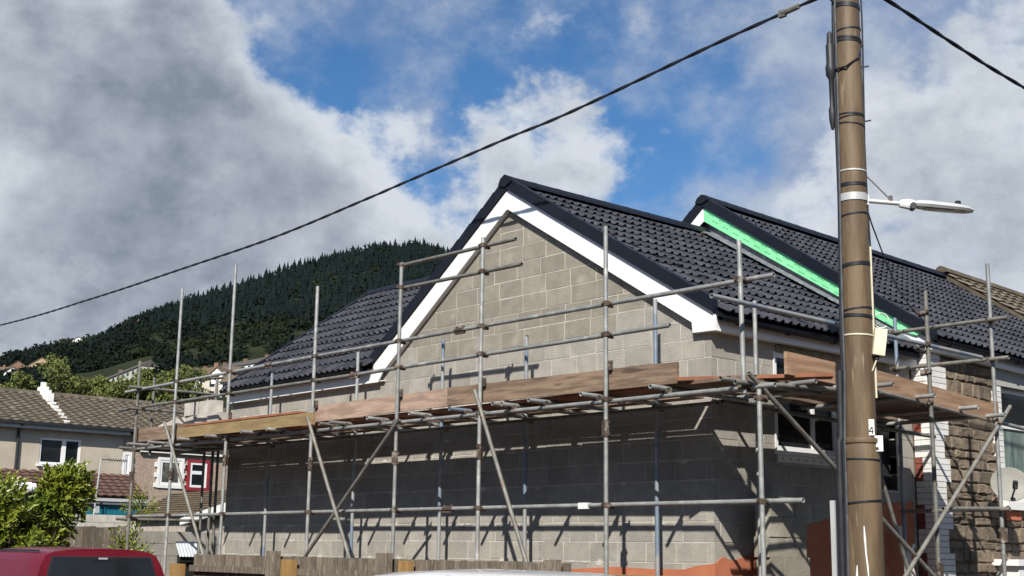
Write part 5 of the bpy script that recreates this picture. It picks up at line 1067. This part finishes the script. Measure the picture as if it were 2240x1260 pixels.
# ------------------------------------------------------------------ laurel and small shrubs
def leafy(mb, R, base, n_sprig, shape, leaf=.105, per=9):
    for _ in range(n_sprig):
        p, out = shape(R); d = (out + Vector((R.gauss(0, .35), R.gauss(0, .35), .45 + R.gauss(0, .25)))).normalized()
        x = d.orthogonal().normalized(); y = d.cross(x); L_ = R.uniform(.14, .30)
        for i in range(per):
            t_ = i / per; a = i * 2.4 + R.random(); side = x * math.cos(a) + y * math.sin(a)
            ax_ = (side * (1 - .45 * t_) + d * (.55 + .9 * t_)).normalized(); c_ = p + d * L_ * t_
            w_ = ax_.cross(d).normalized() if abs(ax_.dot(d)) < .98 else x; up_ = w_.cross(ax_).normalized(); l = leaf * R.uniform(.7, 1.25); ww = l * .19; dr_ = -up_ * l * .10
            o = len(mb.v)
            mb.v += [tuple(c_), tuple(c_ + ax_ * l * .5 + w_ * ww + up_ * ww * .35), tuple(c_ + ax_ * l * .52), tuple(c_ + ax_ * l * .5 - w_ * ww + up_ * ww * .35), tuple(c_ + ax_ * l + dr_)]
            mb.f += [(o, o + 1, o + 2), (o, o + 2, o + 3), (o + 1, o + 4, o + 2), (o + 2, o + 4, o + 3)]
lr = thing('laurel_bush', 'glossy yellow-green laurel bush behind the red van', 'bush', (-10.3, -3.5, 0))
RL = random.Random(31); lobes = [((-10.6, -4.30, 1.62), .62, .72), ((-10.42, -3.85, 1.72), .58, .60), ((-10.25, -3.45, 1.62), .46, .55), ((-10.10, -3.10, 2.22), .20, .40), ((-10.02, -2.95, 2.38), .17, .24), ((-10.55, -4.45, 2.0), .42, .40), ((-10.35, -3.9, 2.1), .35, .33), ((-10.4, -3.95, .9), .8, .7)]
def lshape(R):
    c_, r_, h_ = R.choice(lobes); d = Vector((R.gauss(0, 1), R.gauss(0, 1), R.gauss(0, 1))).normalized(); s_ = R.random() ** .4
    return Vector(c_) + Vector((d.x * r_, d.y * r_, d.z * h_)) * s_, d
mb = MB(); leafy(mb, RL, None, 1900, lshape, .115, 9); mb.build('foliage', LEAF, lr, kind='stuff')
for i in range(9):
    a = i * .7; MB().path([(-10.3 + .1 * math.cos(a), -3.55 + .1 * math.sin(a), 0), (-10.3 + .3 * math.cos(a), -3.55 + .35 * math.sin(a), 1.0), (-10.25 + .5 * math.cos(a), -3.5 + .55 * math.sin(a), 1.9)], [.03, .022, .01], 6).build('stem', BARK, lr)
sb = thing('small_shrub', 'small dark green shrub in front of the pale block wall', 'shrub', (-12.6, -.6, 0))
def sshape(R):
    d = Vector((R.gauss(0, 1), R.gauss(0, 1), R.gauss(0, 1))).normalized(); s_ = R.random() ** .4; return Vector((-12.7, -.62, 1.45)) + Vector((d.x * .2, d.y * .22, d.z * .32)) * s_, d
mb = MB(); leafy(mb, RL, None, 70, sshape, .10, 8); mb.build('foliage', LEAF, sb, kind='stuff')
MB().path([(-12.7, -.62, 0), (-12.72, -.6, .8), (-12.68, -.64, 1.4)], [.02, .015, .008], 6).build('stem', BARK, sb)
sb = thing('leggy_shrub', 'sparse yellow-green shrub before the ribbed outbuilding roof', 'shrub', (-17.5, 2.6, 0))
def tshape(R):
    d = Vector((R.gauss(0, 1), R.gauss(0, 1), R.gauss(0, 1))).normalized(); s_ = R.random() ** .4; return Vector((-19.3, 2.75, 2.42)) + Vector((d.x * .3, d.y * .3, d.z * .32)) * s_, d
mb = MB(); leafy(mb, RL, None, 60, tshape, .10, 7); mb.build('foliage', LEAF, sb, kind='stuff')
MB().path([(-19.3, 2.75, 0), (-19.3, 2.77, 1.2), (-19.3, 2.75, 2.4)], [.03, .02, .008], 6).build('stem', BARK, sb)

# ------------------------------------------------------------------ trees on the lower hillside
TR_ = random.Random(17)
def tree(x, y, h, r, label, m=LEAF_MID, n=3300, q=.19):
    z = hill_at(x, y) - .3; t = thing('broadleaf_tree', label, 'tree', (x, y, z), 'trees below the terraces'); mb = MB()
    for i in range(15):
        a = TR_.random() * 6.28; rr = r * TR_.uniform(.1, .85); zz_ = z + h * TR_.uniform(.12, .84); c_ = Vector((x + rr * math.cos(a), y + rr * math.sin(a), zz_)); lr_ = r * TR_.uniform(.28, .5)
        clump(mb, c_, lr_, lr_ * .85, n // 15, q, TR_)
    mb.build('crown', m, t)
    tk = MB().path([(x, y, z), (x + .1, y, z + h * .3), (x, y + .1, z + h * .7)], [r * .07, r * .05, r * .02], 7)
    for k in range(4):
        a = k * 1.7; tk.path([(x, y, z + h * .28), (x + r * .35 * math.cos(a), y + r * .35 * math.sin(a), z + h * .55)], [r * .035, r * .012], 5)
    tk.build('trunk', BARK, t)
spots = [(-206.5, 66, 5.6, 3.4), (-205, 70, 7.6, 4.0), (-203.5, 76, 10.2, 4.8), (-202, 81, 6.4, 3.9), (-200.5, 85, 4.9, 3.6), (-199, 88.5, 4.6, 3.4), (-197, 92, 4.8, 3.2), (-208, 62, 4.6, 3.0), (-196, 96, 7.0, 3.6), (-215, 98, 6.5, 3.6)]
names = ['leftmost but one of the hillside trees', 'hillside tree left of the tallest bright crown', 'tallest bright green tree above the brown roof ridge', 'bright tree just right of the tallest crown', 'green tree below the pale terrace row', 'low green tree right of the pale terrace', 'smallest green tree beside the left scaffold rails', 'low tree at the left edge of the picture', 'green tree seen between the two leftmost scaffold standards', 'dull green tree just behind the tree row']
for (x, y, h, r_), nm in zip(spots, names): tree(x, y, h, r_, nm)

# ------------------------------------------------------------------ houses on the far hillside
def hill_house(name, a, b, n, wall_h, roof_h, depth, label, wallm, roofm, grp=None, gable_front=False, dormers=0):
    A = Vector((*a, 0)); B = Vector((*b, 0)); zb = min(hill_at(*a), hill_at(*b)) - .5; za = zb
    d = (B - A).normalized(); L_ = (B - A).length; s_ = Vector((d.y, -d.x, 0))
    if s_.dot(Vector((9.3, -11.2, 0)) - A) < 0: s_ = -s_
    t = thing(name, label, 'house', (a[0], a[1], zb), grp); P = lambda u, v, z: tuple(A + d * u + s_ * v + Vector((0, 0, zb + z)))
    MB().hexa([P(0, 0, -6), P(L_, 0, -6), P(L_, -depth, -6), P(0, -depth, -6), P(0, 0, wall_h), P(L_, 0, wall_h), P(L_, -depth, wall_h), P(0, -depth, wall_h)]).build('wall', wallm, t)
    if gable_front:
        MB().prism([P(0, .02, wall_h), P(L_, .02, wall_h), P(L_ / 2, .02, wall_h + roof_h)], tuple(-s_ * (depth + .02))).build('gable', wallm, t)
        for u0, u1 in ((-.4, L_ / 2), (L_ + .4, L_ / 2)):
            MB().prism([P(u0, .5, wall_h - .2), P(u1, .5, wall_h + roof_h + .1), P(u1, .5, wall_h + roof_h + .4), P(u0, .5, wall_h + .1)], tuple(-s_ * (depth + 1))).build('roof', roofm, t)
    else:
        MB().prism([P(-.3, .5, wall_h - .1), P(-.3, -depth - .5, wall_h - .1), P(-.3, -depth / 2, wall_h + roof_h)], tuple(d * (L_ + .6))).build('roof', roofm, t)
    m_ = max(1, n)
    for i in range(m_):
        u = L_ * (i + .5) / m_; w_ = L_ / m_
        for z in ((wall_h * .62, wall_h * .86), (wall_h * .15, wall_h * .42)):
            for o_ in (-.24, .24): MB().hexa([P(u + w_ * (o_ - .10), .01, z[0]), P(u + w_ * (o_ + .10), .01, z[0]), P(u + w_ * (o_ + .10), .06, z[0]), P(u + w_ * (o_ - .10), .06, z[0]), P(u + w_ * (o_ - .10), .01, z[1]), P(u + w_ * (o_ + .10), .01, z[1]), P(u + w_ * (o_ + .10), .06, z[1]), P(u + w_ * (o_ - .10), .06, z[1])]).build('window', GLASS, t)
        if not gable_front and n > 1 and i % 2 == 0:
            MB().hexa([P(u + w_ * .42, -depth * .45, wall_h + roof_h * .8), P(u + w_ * .58, -depth * .45, wall_h + roof_h * .8), P(u + w_ * .58, -depth * .6, wall_h + roof_h * .8), P(u + w_ * .42, -depth * .6, wall_h + roof_h * .8)] + [P(u + w_ * .42, -depth * .45, wall_h + roof_h * 1.35), P(u + w_ * .58, -depth * .45, wall_h + roof_h * 1.35), P(u + w_ * .58, -depth * .6, wall_h + roof_h * 1.35), P(u + w_ * .42, -depth * .6, wall_h + roof_h * 1.35)]).build('chimney', BRICKFAR, t)
    for i in range(dormers):
        u = L_ * (i + .6) / (dormers + .2); w_ = 1.25
        dm = MB().prism([P(u - w_, .15, wall_h - 1.2), P(u + w_, .15, wall_h - 1.2), P(u + w_, .15, wall_h + .9), P(u, .15, wall_h + 2.0), P(u - w_, .15, wall_h + .9)], tuple(-s_ * 3)).build('dormer', WHITE, t)
        MB().hexa([P(u - .5, .16, wall_h - .5), P(u + .5, .16, wall_h - .5), P(u + .5, .2, wall_h - .5), P(u - .5, .2, wall_h - .5), P(u - .5, .16, wall_h + .6), P(u + .5, .16, wall_h + .6), P(u + .5, .2, wall_h + .6), P(u - .5, .2, wall_h + .6)]).build('window', GLASS, dm)
        for sg in (-1, 1): MB().prism([P(u, .4, wall_h + 2.0), P(u + sg * 1.6, .4, wall_h + .75), P(u + sg * 1.6, .4, wall_h + 1.0), P(u, .4, wall_h + 2.25)], tuple(-s_ * 3)).build('dormer_roof', roofm, dm)
    return t
FARROOF = mat('far_grey_roof', (0.10, 0.085, 0.075), (0.075, 0.065, 0.058), .1, 0.9); FARCREAM = mat('far_cream', (0.55, 0.51, 0.43), (0.48, 0.44, 0.37), .2, 0.9); FARWHITE = mat('far_white', (0.72, 0.71, 0.68), (0.62, 0.61, 0.58), .2, 0.9); FARBROWN = mat('far_brown_roof', (0.15, 0.105, 0.07), (0.11, 0.08, 0.055), .1, 0.9)
hill_house('terrace_row', (-633, 266.6), (-532, 247.8), 6, 6.2, 3.0, 8, 'pale terrace row with grey roofs above the bright green trees', FARCREAM, FARROOF)
hill_house('terrace_row', (-496.5, 251.7), (-439, 252), 7, 5.0, 2.6, 8, 'long white terrace row at the foot of the dark hill', FARWHITE, FARROOF)
hill_house('dormer_house', (-229, 111.8), (-219, 117), 2, 4.6, 2.6, 7, 'brown roofed house with two white dormers behind the scaffold', FARCREAM, FARBROWN, dormers=2)
hill_house('white_cottage', (-214, 112), (-207, 115.5), 2, 3.4, 1.6, 6, 'low white cottage below the dormer house', FARWHITE, FARBROWN)
hill_house('brick_house', (-949, 343), (-941, 355), 1, 6, 5, 12, 'orange brick gabled house at the far left of the hill', BRICKFAR, FARBROWN, gable_front=True)
hill_house('cream_gable_house', (-938, 352), (-922, 369), 2, 5, 7, 12, 'tan gabled house beside the brick one on the hill', mat('far_tan', (0.36, 0.27, 0.17), (0.30, 0.22, 0.14), .2, 0.9), FARBROWN, gable_front=True)
hill_house('white_house', (-1055, 432), (-1044, 443), 1, 5, 4, 10, 'white house on the skyline left of the hill', FARWHITE, FARROOF, gable_front=True)
hill_house('pink_house', (-986, 459), (-980, 467), 1, 4.5, 3, 8, 'tiny pink house among the trees on the hill shoulder', mat('far_pink', (0.42, 0.25, 0.2), (0.36, 0.21, 0.17), .2, 0.9), FARBROWN)
hill_house('yellow_house', (-978, 475), (-973, 481), 1, 3.5, 3, 8, 'tiny pale yellow house on the hill shoulder', FARCREAM, FARROOF)
hill_house('gabled_cottage', (-790, 281), (-783, 291), 1, 5, 5, 9, 'white gabled cottage low at the left edge', FARWHITE, FARROOF, gable_front=True)
hill_house('red_roof_house', (-935, 325), (-925, 340), 2, 5, 4, 9, 'dark brown roofed house at the left picture edge', FARCREAM, FARBROWN)
